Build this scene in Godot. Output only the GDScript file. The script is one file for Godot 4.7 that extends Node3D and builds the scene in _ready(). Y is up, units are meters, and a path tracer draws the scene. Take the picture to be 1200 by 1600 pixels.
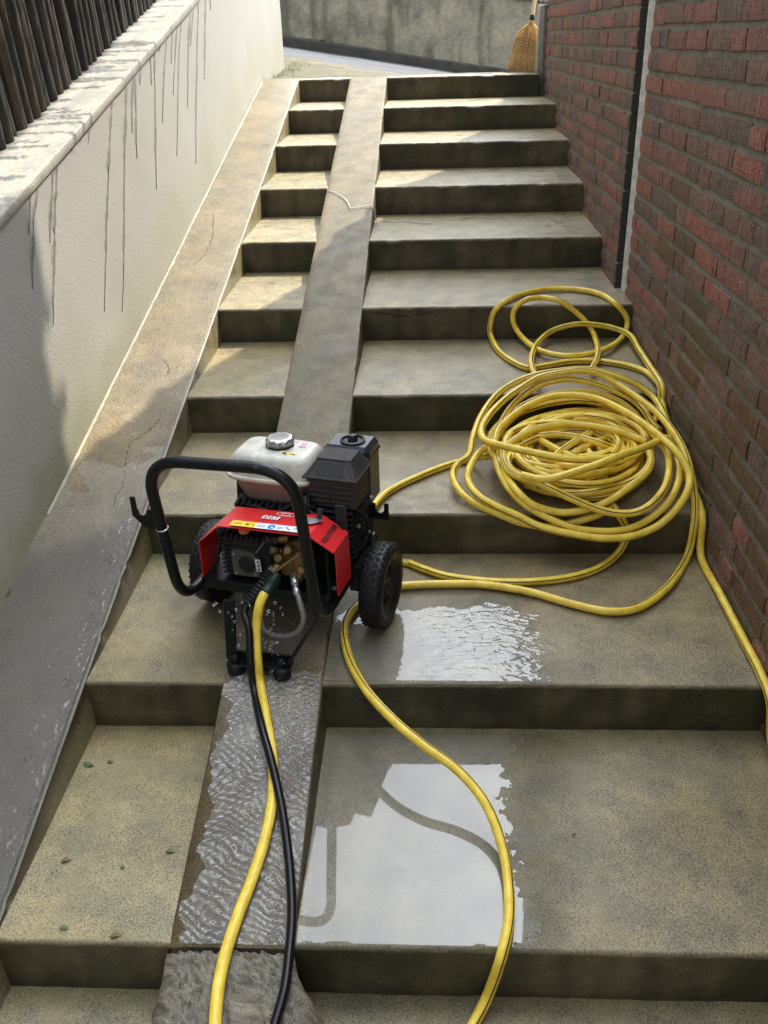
extends Node3D
# A stepped passage between a rendered retaining wall and a brick gable, with a pressure washer and its hoses.

const RUN := 0.6247      # depth of a step
const RISE := 0.1483     # rise from nose to nose
const RISER := 0.14      # height of the upright face
const K := 0.23739       # slope of the nose line
const WALL_X := 1.098    # face of the near brickwork
const FAR_X := 1.072     # face of the far brickwork

var taken := {}
var tex := {}
var M := {}
var wob := FastNoiseLite.new()
var wob2 := FastNoiseLite.new()

# ------------------------------------------------------------------ mesh builder
class MB:
	var v := PackedVector3Array()
	var n := PackedVector3Array()
	var uv := PackedVector2Array()
	var c := PackedColorArray()
	var ix := PackedInt32Array()
	func put(p: Vector3, nn: Vector3, u := Vector2.ZERO, col := Color.WHITE) -> int:
		v.append(p); n.append(nn); uv.append(u); c.append(col)
		return v.size() - 1
	func face(a: int, b: int, d: int) -> void:
		# clockwise seen from the side the normals point to
		var g := (v[b] - v[a]).cross(v[d] - v[a])
		if g.dot(n[a] + n[b] + n[d]) > 0.0:
			ix.append_array([a, d, b])
		else:
			ix.append_array([a, b, d])
	func tri(a: Vector3, b: Vector3, d: Vector3, out: Vector3, col := Color.WHITE) -> void:
		var g := (b - a).cross(d - a)
		if g.length_squared() < 1e-16:
			return
		g = g.normalized()
		if g.dot(out) < 0.0: g = -g
		face(put(a, g, Vector2.ZERO, col), put(b, g, Vector2.ZERO, col), put(d, g, Vector2.ZERO, col))
	func quad(a: Vector3, b: Vector3, d: Vector3, e: Vector3, out: Vector3, col := Color.WHITE) -> void:
		var g := (d - a).cross(e - b).normalized()
		if g.dot(out) < 0.0: g = -g
		var i := put(a, g, Vector2(0, 1), col)
		put(b, g, Vector2(1, 1), col); put(d, g, Vector2(1, 0), col); put(e, g, Vector2(0, 0), col)
		face(i, i + 1, i + 2); face(i, i + 2, i + 3)
	func box(size: Vector3, at := Vector3.ZERO, basis := Basis(), bev := 0.0, col := Color.WHITE) -> void:
		var h := size * 0.5
		bev = minf(bev, minf(h.x, minf(h.y, h.z)) * 0.9)
		var q := func(s: Vector3, axis: int) -> Vector3:
			var p := s * (h - Vector3.ONE * bev)
			p[axis] = s[axis] * h[axis]
			return at + basis * p
		for ax in 3:
			var b1 := (ax + 1) % 3
			var b2 := (ax + 2) % 3
			for sg in [-1.0, 1.0]:
				var p := []
				for k in [[-1.0, -1.0], [1.0, -1.0], [1.0, 1.0], [-1.0, 1.0]]:
					var s := Vector3.ZERO
					s[ax] = sg; s[b1] = k[0]; s[b2] = k[1]
					p.append(q.call(s, ax))
				var o := Vector3.ZERO
				o[ax] = sg
				quad(p[0], p[1], p[2], p[3], basis * o, col)
		if bev <= 0.0:
			return
		for ax in 3:
			var b1 := (ax + 1) % 3
			var b2 := (ax + 2) % 3
			for k in [[-1.0, -1.0], [1.0, -1.0], [1.0, 1.0], [-1.0, 1.0]]:
				var s0 := Vector3.ZERO
				s0[b1] = k[0]; s0[b2] = k[1]
				var s1 := s0
				s0[ax] = -1.0; s1[ax] = 1.0
				var o := Vector3.ZERO
				o[b1] = k[0]; o[b2] = k[1]
				quad(q.call(s0, b1), q.call(s1, b1), q.call(s1, b2), q.call(s0, b2), basis * o, col)
		for sx in [-1.0, 1.0]:
			for sy in [-1.0, 1.0]:
				for sz in [-1.0, 1.0]:
					var s := Vector3(sx, sy, sz)
					tri(q.call(s, 0), q.call(s, 1), q.call(s, 2), basis * s, col)
	# profile of (radius, height) about the local y axis; flutes waves the radius
	func lathe(prof: PackedVector2Array, segs: int, xf := Transform3D(), col := Color.WHITE, vrep := 1.0) -> void:
		if segs <= 8:
			for i in prof.size() - 1:
				for k in segs:
					var e0 := Vector3(cos(TAU * k / segs), 0, sin(TAU * k / segs))
					var e1 := Vector3(cos(TAU * (k + 1) / segs), 0, sin(TAU * (k + 1) / segs))
					var d0 := prof[i + 1] - prof[i]
					var o := (e0 + e1) * 0.5 * d0.y + Vector3.UP * -d0.x
					quad(xf * (e0 * prof[i].x + Vector3.UP * prof[i].y), xf * (e1 * prof[i].x + Vector3.UP * prof[i].y), xf * (e1 * prof[i + 1].x + Vector3.UP * prof[i + 1].y), xf * (e0 * prof[i + 1].x + Vector3.UP * prof[i + 1].y), xf.basis * o, col)
			return
		var m := prof.size()
		var sn := []
		for i in m - 1:
			var d := prof[i + 1] - prof[i]
			sn.append(Vector2(d.y, -d.x).normalized())
		var len := 0.0
		for i in m - 1:
			var na: Vector2 = sn[i]
			var nb: Vector2 = sn[i]
			if i > 0 and sn[i - 1].dot(sn[i]) > 0.7: na = (sn[i - 1] + sn[i]).normalized()
			if i < m - 2 and sn[i + 1].dot(sn[i]) > 0.7: nb = (sn[i + 1] + sn[i]).normalized()
			var l2 := len + prof[i].distance_to(prof[i + 1])
			var first := v.size()
			for k in segs + 1:
				var a := TAU * k / segs
				var e := Vector3(cos(a), 0, sin(a))
				put(xf * (e * prof[i].x + Vector3.UP * prof[i].y), xf.basis * (e * na.x + Vector3.UP * na.y), Vector2(float(k) / segs * vrep, len * 10.0), col)
				put(xf * (e * prof[i + 1].x + Vector3.UP * prof[i + 1].y), xf.basis * (e * nb.x + Vector3.UP * nb.y), Vector2(float(k) / segs * vrep, l2 * 10.0), col)
			for k in segs:
				var q := first + k * 2
				if prof[i].x > 1e-6: face(q, q + 1, q + 2)
				if prof[i + 1].x > 1e-6: face(q + 1, q + 3, q + 2)
			len = l2
	func tube(p: PackedVector3Array, r: float, sides: int, caps := true, twist := 0.0, vlen := 0.6, taper := 1.0) -> void:
		var cnt := p.size()
		var t := (p[1] - p[0]).normalized()
		var up := Vector3.UP if absf(t.y) < 0.9 else Vector3.RIGHT
		var u := t.cross(up).normalized()
		var first := v.size()
		var len := 0.0
		for i in cnt:
			var t2 := (p[mini(i + 1, cnt - 1)] - p[maxi(i - 1, 0)]).normalized()
			u = (u - t2 * u.dot(t2)).normalized()
			var w := t2.cross(u)
			if i > 0: len += p[i].distance_to(p[i - 1])
			var rr := r * lerpf(1.0, taper, float(i) / (cnt - 1))
			for k in sides + 1:
				var a := TAU * k / sides + twist + 0.55 * sin(len * 2.3 + twist)
				var d := u * cos(a) + w * sin(a)
				put(p[i] + d * rr, d, Vector2(float(k) / sides, len / vlen))
		for i in cnt - 1:
			for k in sides:
				var q := first + i * (sides + 1) + k
				face(q, q + 1, q + sides + 1); face(q + 1, q + sides + 2, q + sides + 1)
		if caps:
			for e in [0, cnt - 1]:
				var dir := (p[0] - p[1]).normalized() if e == 0 else (p[cnt - 1] - p[cnt - 2]).normalized()
				var m := put(p[e], dir)
				var ring := []
				for k in sides + 1:
					ring.append(put(v[first + e * (sides + 1) + k], dir, uv[first + e * (sides + 1) + k]))
				for k in sides:
					face(m, ring[k], ring[k + 1])
	# flat polygon in xf's xy plane, thickened along its z
	func prism(poly: PackedVector2Array, depth: float, xf := Transform3D(), col := Color.WHITE) -> void:
		var t := Geometry2D.triangulate_polygon(poly)
		for s in [0.5, -0.5]:
			for i in range(0, t.size(), 3):
				var a := poly[t[i]]; var b := poly[t[i + 1]]; var d := poly[t[i + 2]]
				tri(xf * Vector3(a.x, a.y, s * depth), xf * Vector3(b.x, b.y, s * depth), xf * Vector3(d.x, d.y, s * depth), xf.basis.z * s, col)
		var area := 0.0
		for i in poly.size():
			var a := poly[i]; var b := poly[(i + 1) % poly.size()]
			area += a.x * b.y - b.x * a.y
		for i in poly.size():
			var a := poly[i]; var b := poly[(i + 1) % poly.size()]
			var o := Vector2((b - a).y, -(b - a).x) * signf(area)
			quad(xf * Vector3(a.x, a.y, -depth / 2), xf * Vector3(b.x, b.y, -depth / 2), xf * Vector3(b.x, b.y, depth / 2), xf * Vector3(a.x, a.y, depth / 2), xf.basis * Vector3(o.x, o.y, 0), col)
	# smooth sheet: pos(i, j), colour(i, j, p); up says which side is the outside
	func sheet(nu: int, nv: int, pos: Callable, up: Vector3, colour = null) -> void:
		var first := v.size()
		var g := PackedVector3Array()
		g.resize((nu + 1) * (nv + 1))
		for j in nv + 1:
			for i in nu + 1:
				g[j * (nu + 1) + i] = pos.call(i, j)
		for j in nv + 1:
			for i in nu + 1:
				var p := g[j * (nu + 1) + i]
				var dx := g[j * (nu + 1) + mini(i + 1, nu)] - g[j * (nu + 1) + maxi(i - 1, 0)]
				var dy := g[mini(j + 1, nv) * (nu + 1) + i] - g[maxi(j - 1, 0) * (nu + 1) + i]
				var nn := dx.cross(dy).normalized()
				if nn.dot(up) < 0.0: nn = -nn
				put(p, nn, Vector2(float(i) / nu, float(j) / nv), colour.call(i, j, p) if colour != null else Color.WHITE)
		for j in nv:
			for i in nu:
				var q := first + j * (nu + 1) + i
				face(q, q + 1, q + nu + 2); face(q, q + nu + 2, q + nu + 1)
	func mesh() -> ArrayMesh:
		var a := []
		a.resize(Mesh.ARRAY_MAX)
		a[Mesh.ARRAY_VERTEX] = v; a[Mesh.ARRAY_NORMAL] = n; a[Mesh.ARRAY_TEX_UV] = uv; a[Mesh.ARRAY_COLOR] = c; a[Mesh.ARRAY_INDEX] = ix
		var m := ArrayMesh.new()
		m.add_surface_from_arrays(Mesh.PRIMITIVE_TRIANGLES, a)
		return m

# ------------------------------------------------------------------ scene helpers
func numbered(called: String) -> String:
	var k: int = taken.get(called, 0)
	taken[called] = k + 1
	return called if k == 0 else "%s_%03d" % [called, k]

func part(called: String, shape, mat: Material, parent: Node3D) -> MeshInstance3D:
	var o := MeshInstance3D.new()
	o.mesh = shape.mesh() if shape is MB else shape
	o.material_override = mat
	var k := 0
	o.name = called
	while parent.has_node(NodePath(String(o.name))):
		k += 1
		o.name = "%s_%03d" % [called, k]
	parent.add_child(o, true)
	return o

func tag(o: Node3D, label: String, category: String, group := "") -> void:
	o.set_meta("label", label); o.set_meta("category", category)
	if group: o.set_meta("group", group)

func thing(called: String, label: String, category: String, at := Vector3.ZERO, turn := 0.0, group := "") -> Node3D:
	var o := Node3D.new()
	o.name = numbered(called)
	add_child(o, true)
	o.position = at; o.rotation.y = turn
	tag(o, label, category, group)
	return o

func struct(called: String, shape, mat: Material) -> MeshInstance3D:
	var o := part(numbered(called), shape, mat, self)
	o.set_meta("kind", "structure")
	return o

func solo(called: String, shape, mat: Material, label: String, category: String, group := "") -> MeshInstance3D:
	var o := part(numbered(called), shape, mat, self)
	tag(o, label, category, group)
	return o

func spline(p: PackedVector3Array, gap: float) -> PackedVector3Array:
	var out := PackedVector3Array()
	var m := p.size()
	for i in m - 1:
		var a := p[maxi(i - 1, 0)]; var b := p[i]; var d := p[i + 1]; var e := p[mini(i + 2, m - 1)]
		var cnt := maxi(1, int(ceil(b.distance_to(d) / gap)))
		for k in cnt:
			out.append(b.cubic_interpolate(d, a, e, float(k) / cnt))
	out.append(p[m - 1])
	return out

# polyline with rounded corners
func bent(p: Array, rad: float, seg := 7) -> PackedVector3Array:
	var out := PackedVector3Array([p[0]])
	for i in range(1, p.size() - 1):
		var a: Vector3 = p[i - 1]; var b: Vector3 = p[i]; var d: Vector3 = p[i + 1]
		var r := minf(rad, 0.48 * minf(a.distance_to(b), b.distance_to(d)))
		var s := b + (a - b).normalized() * r
		var e := b + (d - b).normalized() * r
		for k in seg + 1:
			var t := float(k) / seg
			out.append(s.lerp(b, t).lerp(b.lerp(e, t), t))
	out.append(p[p.size() - 1])
	return out

func aim(from: Vector3, to: Vector3) -> Transform3D:   # local y runs from one point to the other
	var y := (to - from).normalized()
	var x := y.cross(Vector3.UP if absf(y.y) < 0.9 else Vector3.RIGHT).normalized()
	return Transform3D(Basis(x, y, x.cross(y)), from)

func rod(mb: MB, a: Vector3, b: Vector3, r: float, sides := 10) -> void:
	mb.lathe(PackedVector2Array([Vector2(0, 0), Vector2(r * 0.85, 0), Vector2(r, r * 0.2), Vector2(r, a.distance_to(b) - r * 0.2), Vector2(r * 0.85, a.distance_to(b)), Vector2(0, a.distance_to(b))]), sides, aim(a, b))

func fb(x: float, y: float, z: float) -> float:        # broad unevenness, about -1 .. 1
	return clampf(wob.get_noise_3d(x, y, z) * 1.9, -1.0, 1.0)

func fine(x: float, y: float, z: float) -> float:
	return clampf(wob2.get_noise_3d(x, y, z) * 1.9, -1.0, 1.0)

# ------------------------------------------------------------------ textures
func grey(size: int, sd: int, freq: float, oct: int, kind := FastNoiseLite.TYPE_SIMPLEX_SMOOTH) -> PackedByteArray:
	var f := FastNoiseLite.new()
	f.noise_type = kind
	f.seed = sd; f.frequency = freq
	f.fractal_octaves = oct
	if oct == 1: f.fractal_type = FastNoiseLite.FRACTAL_NONE
	var im := f.get_seamless_image(size, size, false, false, 0.12, true)
	im.convert(Image.FORMAT_L8)
	return im.get_data()

func as_texture(im: Image) -> ImageTexture:
	im.generate_mipmaps()
	return ImageTexture.create_from_image(im)

# relief and roughness share an image: red = height, green = roughness
func make_textures() -> void:
	var N := 1024
	var a := grey(N, 3, 0.006, 5)
	var b := grey(N, 8, 0.03, 3)
	var g := grey(N, 21, 0.15, 3)
	var g2 := grey(N, 26, 0.33, 1)
	var w := grey(N, 33, 0.012, 4)
	var col := PackedByteArray(); col.resize(N * N * 3)
	var hgt := PackedByteArray(); hgt.resize(N * N * 3)
	var rng := RandomNumberGenerator.new(); rng.seed = 5
	for i in N * N:
		var x := a[i] / 255.0 - 0.5
		var y := b[i] / 255.0 - 0.5
		var z := g[i] / 255.0 - 0.5
		var s := rng.randf()
		var z2 := g2[i] / 255.0 - 0.5
		var l := 0.80 + 0.20 * x + 0.12 * y + 0.33 * z + 0.26 * z2 + (s - 0.5) * 0.12
		if z + 0.5 * z2 < -0.30: l -= 0.14
		col[i * 3] = int(clampf((l + 0.03 * x) * 255.0, 0, 255))
		col[i * 3 + 1] = int(clampf(l * 250.0, 0, 255))
		col[i * 3 + 2] = int(clampf((l - 0.07 * x - 0.03 * y) * 240.0, 0, 255))
		hgt[i * 3] = int(clampf((0.5 + 0.7 * z + 0.5 * z2 + 0.08 * y + (s - 0.5) * 0.2) * 255.0, 0, 255))
		hgt[i * 3 + 1] = int(clampf((0.66 + 0.55 * (w[i] / 255.0 - 0.5) + 0.12 * y + 0.2 * z) * 255.0, 60, 255))
	tex.concrete = as_texture(Image.create_from_data(N, N, false, Image.FORMAT_RGB8, col))
	tex.grain = as_texture(Image.create_from_data(N, N, false, Image.FORMAT_RGB8, hgt))
	# rough-cast render: blobs of mortar
	var N2 := 512
	var r1 := grey(N2, 50, 0.05, 2)
	var r2 := grey(N2, 51, 0.15, 2)
	var rh := PackedByteArray(); rh.resize(N2 * N2)
	for i in N2 * N2:
		rh[i] = int(clampf(128.0 + (r1[i] - 128.0) * 0.6 + (r2[i] - 128.0) * 0.8, 0, 255))
	tex.roughcast = as_texture(Image.create_from_data(N2, N2, false, Image.FORMAT_L8, rh))
	# brick: upright drag marks of the wire, pits and paler smears
	var bc := PackedByteArray(); bc.resize(N2 * N2 * 3)
	var bh := PackedByteArray(); bh.resize(N2 * N2)
	var f := FastNoiseLite.new(); f.seed = 77; f.frequency = 0.03; f.fractal_octaves = 4
	var f2 := FastNoiseLite.new(); f2.seed = 78; f2.frequency = 0.09; f2.fractal_octaves = 2
	for yy in N2:
		for xx in N2:
			var u := TAU * xx / N2
			# wraps sideways; drawn out upwards
			var d := f.get_noise_3d(cos(u) * 400.0, sin(u) * 400.0, absf(yy - 256.0) * 0.25) * 1.5
			var e := f2.get_noise_3d(cos(u) * 160.0, sin(u) * 160.0, absf(yy - 256.0) * 1.3) * 1.4
			var l := 0.74 + 0.46 * d + 0.34 * e
			if e > 0.5: l += 0.22
			if e < -0.55: l -= 0.3
			var i := yy * N2 + xx
			bc[i * 3] = int(clampf(l * 255.0, 20, 255))
			bc[i * 3 + 1] = int(clampf((l + 0.05 * d) * 250.0, 20, 255))
			bc[i * 3 + 2] = int(clampf((l + 0.07 * d) * 245.0, 20, 255))
			bh[i] = int(clampf(128.0 + 70.0 * d + 80.0 * e, 0, 255))
	tex.brick = as_texture(Image.create_from_data(N2, N2, false, Image.FORMAT_RGB8, bc))
	tex.brick_relief = as_texture(Image.create_from_data(N2, N2, false, Image.FORMAT_L8, bh))
	# weathered timber: grain along the pole
	var wc := PackedByteArray(); wc.resize(256 * 512 * 3)
	var wh := PackedByteArray(); wh.resize(256 * 512)
	var wf := FastNoiseLite.new(); wf.seed = 91; wf.frequency = 0.04; wf.fractal_octaves = 4
	for yy in 512:
		for xx in 256:
			var u := TAU * xx / 256.0
			var d := wf.get_noise_3d(cos(u) * 90.0, sin(u) * 90.0, absf(yy - 256.0) * 0.10) * 1.6
			var e := wf.get_noise_3d(cos(u) * 20.0 + 300.0, sin(u) * 20.0, absf(yy - 256.0) * 0.06) * 1.5
			var l := clampf(0.55 + 0.4 * d + 0.35 * e, 0.08, 1.0)
			var i := yy * 256 + xx
			wc[i * 3] = int(l * 255.0); wc[i * 3 + 1] = int(l * 240.0); wc[i * 3 + 2] = int(clampf(l - 0.06 * e, 0, 1) * 225.0)
			wh[i] = int(clampf(128.0 + 110.0 * d, 0, 255))
	tex.timber = as_texture(Image.create_from_data(256, 512, false, Image.FORMAT_RGB8, wc))
	tex.timber_relief = as_texture(Image.create_from_data(256, 512, false, Image.FORMAT_L8, wh))
	# hose: two dark stripes, grime, a line of tiny print too small to read
	var hc := Image.create(96, 1024, false, Image.FORMAT_RGB8)
	var hf := FastNoiseLite.new(); hf.seed = 14; hf.frequency = 0.02; hf.fractal_octaves = 4
	for yy in 1024:
		for xx in 96:
			var u := TAU * xx / 96.0
			var d := hf.get_noise_3d(cos(u) * 20.0, sin(u) * 20.0, absf(yy - 512.0) * 0.6)
			var cc := Color(0.95, 0.835, 0.33).lerp(Color(0.87, 0.73, 0.23), clampf(0.35 + d * 1.1, 0, 1))
			if d > 0.52: cc = cc.lerp(Color(0.35, 0.28, 0.1), 0.3)
			if (xx >= 17 and xx <= 20) or (xx >= 65 and xx <= 68):
				cc = Color(0.10, 0.09, 0.06)
			elif xx > 40 and xx < 45 and (yy / 9) % 5 < 3 and (yy / 120) % 2 == 0 and rng.randf() < 0.55:
				cc = cc.lerp(Color(0.3, 0.24, 0.1), 0.22)
			hc.set_pixel(xx, yy, cc)
	tex.hose = as_texture(hc)
	# tyre: crossed grooves
	var th := Image.create(128, 128, false, Image.FORMAT_L8)
	for yy in 128:
		for xx in 128:
			var p := posmod(xx + yy, 32)
			var q := posmod(xx - yy, 32)
			th.set_pixel(xx, yy, Color.BLACK if p < 5 or q < 5 else Color(0.9, 0.9, 0.9))
	tex.tread = as_texture(th)
	# straw of the broom
	var sc := PackedByteArray(); sc.resize(256 * 256 * 3)
	var sf := FastNoiseLite.new(); sf.seed = 19; sf.frequency = 0.09; sf.fractal_octaves = 3
	for yy in 256:
		for xx in 256:
			var d := sf.get_noise_2d(xx * 2.2, yy * 0.12) * 1.6
			var l := clampf(0.78 + 0.35 * d, 0.2, 1.0)
			var i := yy * 256 + xx
			sc[i * 3] = int(l * 255); sc[i * 3 + 1] = int(l * 240); sc[i * 3 + 2] = int(l * 200)
	tex.straw = as_texture(Image.create_from_data(256, 256, false, Image.FORMAT_RGB8, sc))
	# label strip on the red cover: yellow third, then white with a blue disc, dark marks
	var lb := Image.create(256, 32, false, Image.FORMAT_RGB8)
	lb.fill(Color(0.86, 0.88, 0.92))
	lb.fill_rect(Rect2i(0, 0, 88, 32), Color(0.93, 0.80, 0.15))
	for yy in 32:
		for xx in 256:
			if Vector2(xx - 143, yy - 16).length() < 13.0 and not (absf(xx - 145) < 5 and absf(yy - 17) < 4):
				lb.set_pixel(xx, yy, Color(0.10, 0.45, 0.78))
			if xx > 50 and xx < 66 and (absf((xx - 58) - (yy - 16)) < 2.4 or absf((xx - 58) + (yy - 16)) < 2.4) and absf(yy - 16) < 8:
				lb.set_pixel(xx, yy, Color(0.1, 0.1, 0.08))
			if xx > 190 and xx < 212 and absf((xx - 200) - (yy - 16) * 1.2) < 2.6 and absf(yy - 16) < 9:
				lb.set_pixel(xx, yy, Color(0.08, 0.1, 0.2))
	for s in [[8, 12, 34], [10, 18, 30], [70, 12, 12], [72, 18, 10], [94, 14, 28], [96, 20, 26], [166, 14, 18], [164, 20, 22], [218, 10, 22], [222, 18, 18]]:
		for k in s[2]:
			if rng.randf() < 0.75: lb.fill_rect(Rect2i(s[0] + k, s[1] + rng.randi_range(-1, 1), 1, 3), Color(0.2, 0.22, 0.3))
	tex.label = as_texture(lb)

func mat(color: Color, rough := 0.7, metal := 0.0, spec := 0.5) -> StandardMaterial3D:
	var m := StandardMaterial3D.new()
	m.albedo_color = color.linear_to_srgb()
	m.roughness = rough; m.metallic = metal; m.metallic_specular = spec
	return m

func world_mat(color: Color, albedo: Texture2D, relief: Texture2D, scale: float, height: float, rough := 0.8, rough_tex: Texture2D = null) -> StandardMaterial3D:
	var m := mat(color, rough)
	m.uv1_triplanar = true; m.uv1_world_triplanar = true
	m.uv1_scale = Vector3.ONE * scale
	m.albedo_texture = albedo
	if relief:
		m.heightmap_enabled = true; m.heightmap_texture = relief; m.heightmap_scale = height
	if rough_tex:
		m.roughness_texture = rough_tex
		m.roughness_texture_channel = BaseMaterial3D.TEXTURE_CHANNEL_GREEN
	m.vertex_color_use_as_albedo = true
	return m

func make_materials() -> void:
	M.tread = world_mat(Color(0.43, 0.385, 0.268), tex.concrete, tex.grain, 0.9, 0.09, 0.66, tex.grain)
	M.tread.metallic_specular = 0.4
	M.ramp = world_mat(Color(0.285, 0.255, 0.19), tex.concrete, tex.grain, 0.75, 0.06, 0.8, tex.grain)
	M.ramp.metallic_specular = 0.25
	M.side_ramp = world_mat(Color(0.325, 0.285, 0.21), tex.concrete, tex.grain, 0.6, 0.08, 0.6, tex.grain)
	M.rough_block = world_mat(Color(0.34, 0.31, 0.255), tex.concrete, tex.grain, 1.6, 0.3, 0.8, tex.grain)
	M.render_wall = world_mat(Color(0.33, 0.32, 0.288), null, tex.roughcast, 2.2, 0.10, 0.9)
	M.coping = world_mat(Color(0.54, 0.535, 0.50), tex.concrete, tex.grain, 1.1, 0.06, 0.9)
	M.old_wall = world_mat(Color(0.74, 0.715, 0.59), tex.concrete, tex.grain, 0.45, 0.25, 0.95)
	M.kerb = world_mat(Color(0.14, 0.14, 0.125), tex.concrete, tex.grain, 0.8, 0.4, 0.9)
	M.road = world_mat(Color(0.125, 0.135, 0.16), tex.concrete, tex.grain, 1.7, 0.25, 0.85)
	M.landing = world_mat(Color(0.21, 0.19, 0.13), tex.concrete, tex.grain, 1.2, 0.4, 0.9)
	M.earth = world_mat(Color(0.13, 0.10, 0.06), tex.concrete, tex.grain, 0.5, 0.6, 0.95)
	M.mortar = world_mat(Color(0.36, 0.345, 0.275), tex.concrete, tex.grain, 2.2, 0.25, 0.9)
	M.pier = world_mat(Color(0.27, 0.27, 0.27), tex.concrete, tex.grain, 1.5, 0.25, 0.9)
	M.white = world_mat(Color(0.95, 0.95, 0.93), tex.concrete, tex.grain, 2.5, 0.2, 0.8)
	M.bricks = []
	for c in [Color(0.420, 0.178, 0.120), Color(0.369, 0.167, 0.120), Color(0.331, 0.164, 0.116), Color(0.319, 0.178, 0.131), Color(0.262, 0.164, 0.134), Color(0.357, 0.198, 0.134), Color(0.459, 0.178, 0.116), Color(0.242, 0.161, 0.116)]:
		M.bricks.append(world_mat(c, tex.brick, tex.brick_relief, 3.2, 0.22, 0.85))
	M.mossy_bricks = []
	for c in [Color(0.235, 0.14, 0.06), Color(0.19, 0.135, 0.06), Color(0.25, 0.125, 0.06)]:
		M.mossy_bricks.append(world_mat(c, tex.brick, tex.brick_relief, 3.2, 0.35, 0.75))
	M.near_black = mat(Color(0.03, 0.03, 0.028), 0.8)  # shade on brick ends and inside openings, put into the colour
	M.timber = []
	for c in [Color(0.085, 0.070, 0.052), Color(0.065, 0.055, 0.044), Color(0.10, 0.08, 0.057), Color(0.05, 0.045, 0.038)]:
		var m := mat(c, 0.6)
		m.albedo_texture = tex.timber
		m.heightmap_enabled = true; m.heightmap_texture = tex.timber_relief; m.heightmap_scale = 0.25
		M.timber.append(m)
	M.hose = mat(Color.WHITE, 0.34)
	M.hose.albedo_texture = tex.hose
	M.black_hose = mat(Color(0.006, 0.006, 0.008), 0.28, 0.0, 0.4)
	M.black_paint = mat(Color(0.006, 0.009, 0.0095), 0.3, 0.0, 0.38)
	M.black_plastic = mat(Color(0.013, 0.013, 0.015), 0.45, 0.0, 0.4)
	M.dark_metal = mat(Color(0.020, 0.020, 0.022), 0.5, 0.2, 0.4)
	M.rubber = mat(Color(0.008, 0.008, 0.009), 0.5, 0.0, 0.35)
	M.tyre = mat(Color(0.008, 0.008, 0.010), 0.36, 0.0, 0.38)
	M.tyre.heightmap_enabled = true; M.tyre.heightmap_texture = tex.tread; M.tyre.heightmap_scale = 0.08
	M.red = mat(Color(0.62, 0.018, 0.022), 0.32)
	M.red.clearcoat_enabled = true; M.red.clearcoat = 0.4; M.red.clearcoat_roughness = 0.15
	M.tank_white = world_mat(Color(0.88, 0.88, 0.83), tex.concrete, null, 3.0, 0.0, 0.35)
	M.tank_under = world_mat(Color(0.46, 0.33, 0.30), tex.concrete, null, 5.0, 0.0, 0.5)
	M.silver = mat(Color(0.55, 0.56, 0.57), 0.3, 0.85)
	M.grey_cast = world_mat(Color(0.16, 0.165, 0.155), tex.concrete, tex.grain, 4.0, 0.1, 0.5)
	M.grey_cast.metallic = 0.3
	M.brass = mat(Color(0.27, 0.19, 0.085), 0.42, 0.85)
	M.muffler = world_mat(Color(0.055, 0.05, 0.052), tex.concrete, tex.grain, 5.0, 0.12, 0.6)
	M.air_box = mat(Color(0.018, 0.022, 0.034), 0.3)
	M.orange = mat(Color(0.62, 0.17, 0.05), 0.5)
	M.green = mat(Color(0.007, 0.022, 0.015), 0.4, 0.0, 0.4)
	M.braid = mat(Color(0.22, 0.22, 0.21), 0.4, 0.4)
	M.print_white = mat(Color(0.8, 0.78, 0.78), 0.5)
	M.print_dark = mat(Color(0.03, 0.015, 0.015), 0.5)
	M.print_yellow = mat(Color(0.75, 0.5, 0.03), 0.5)
	M.print_red = mat(Color(0.5, 0.12, 0.1), 0.6)
	M.label = mat(Color.WHITE, 0.35); M.label.albedo_texture = tex.label
	M.steel = mat(Color(0.5, 0.51, 0.52), 0.3, 0.9)
	M.straw = mat(Color(0.95, 0.72, 0.36), 0.7); M.straw.backlight_enabled = true; M.straw.backlight = Color(0.7, 0.5, 0.22); M.straw.albedo_texture = tex.straw
	M.straw_strand = mat(Color(0.85, 0.63, 0.30), 0.7)
	M.straw_strand.backlight_enabled = true; M.straw_strand.backlight = Color(0.7, 0.5, 0.22)
	M.stitch = mat(Color(0.22, 0.14, 0.06), 0.8)
	M.handle = mat(Color(0.72, 0.60, 0.36), 0.5)
	M.leaf = mat(Color(0.09, 0.13, 0.05), 0.6)
	M.leaf.backlight_enabled = true; M.leaf.backlight = Color(0.15, 0.25, 0.06)
	M.dry_leaf = mat(Color(0.17, 0.10, 0.05), 0.7)
	M.needle = mat(Color(0.05, 0.085, 0.03), 0.6)
	M.twig = mat(Color(0.08, 0.06, 0.04), 0.8)
	M.filler = world_mat(Color(0.52, 0.50, 0.42), tex.concrete, null, 2.0, 0.0, 0.9)
	M.cord = mat(Color(0.62, 0.60, 0.54), 0.7)
	M.streak_edge = world_mat(Color(0.262, 0.254, 0.230), null, tex.roughcast, 2.2, 0.10, 0.9)
	M.dark_band = world_mat(Color(0.26, 0.25, 0.23), tex.concrete, tex.grain, 2.0, 0.05, 0.6)
	M.crack = mat(Color(0.035, 0.03, 0.024), 0.9)
	var wtr := mat(Color(0.9, 0.93, 0.95), 0.02)
	wtr.albedo_color.a = 0.06
	wtr.transparency = BaseMaterial3D.TRANSPARENCY_ALPHA
	wtr.metallic_specular = 0.5
	M.water = wtr
	var drop := mat(Color(0.95, 0.97, 1.0), 0.02)
	drop.albedo_color.a = 0.02
	drop.refraction_enabled = true; drop.refraction_scale = 0.033
	drop.transparency = BaseMaterial3D.TRANSPARENCY_ALPHA
	M.drop = drop

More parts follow.
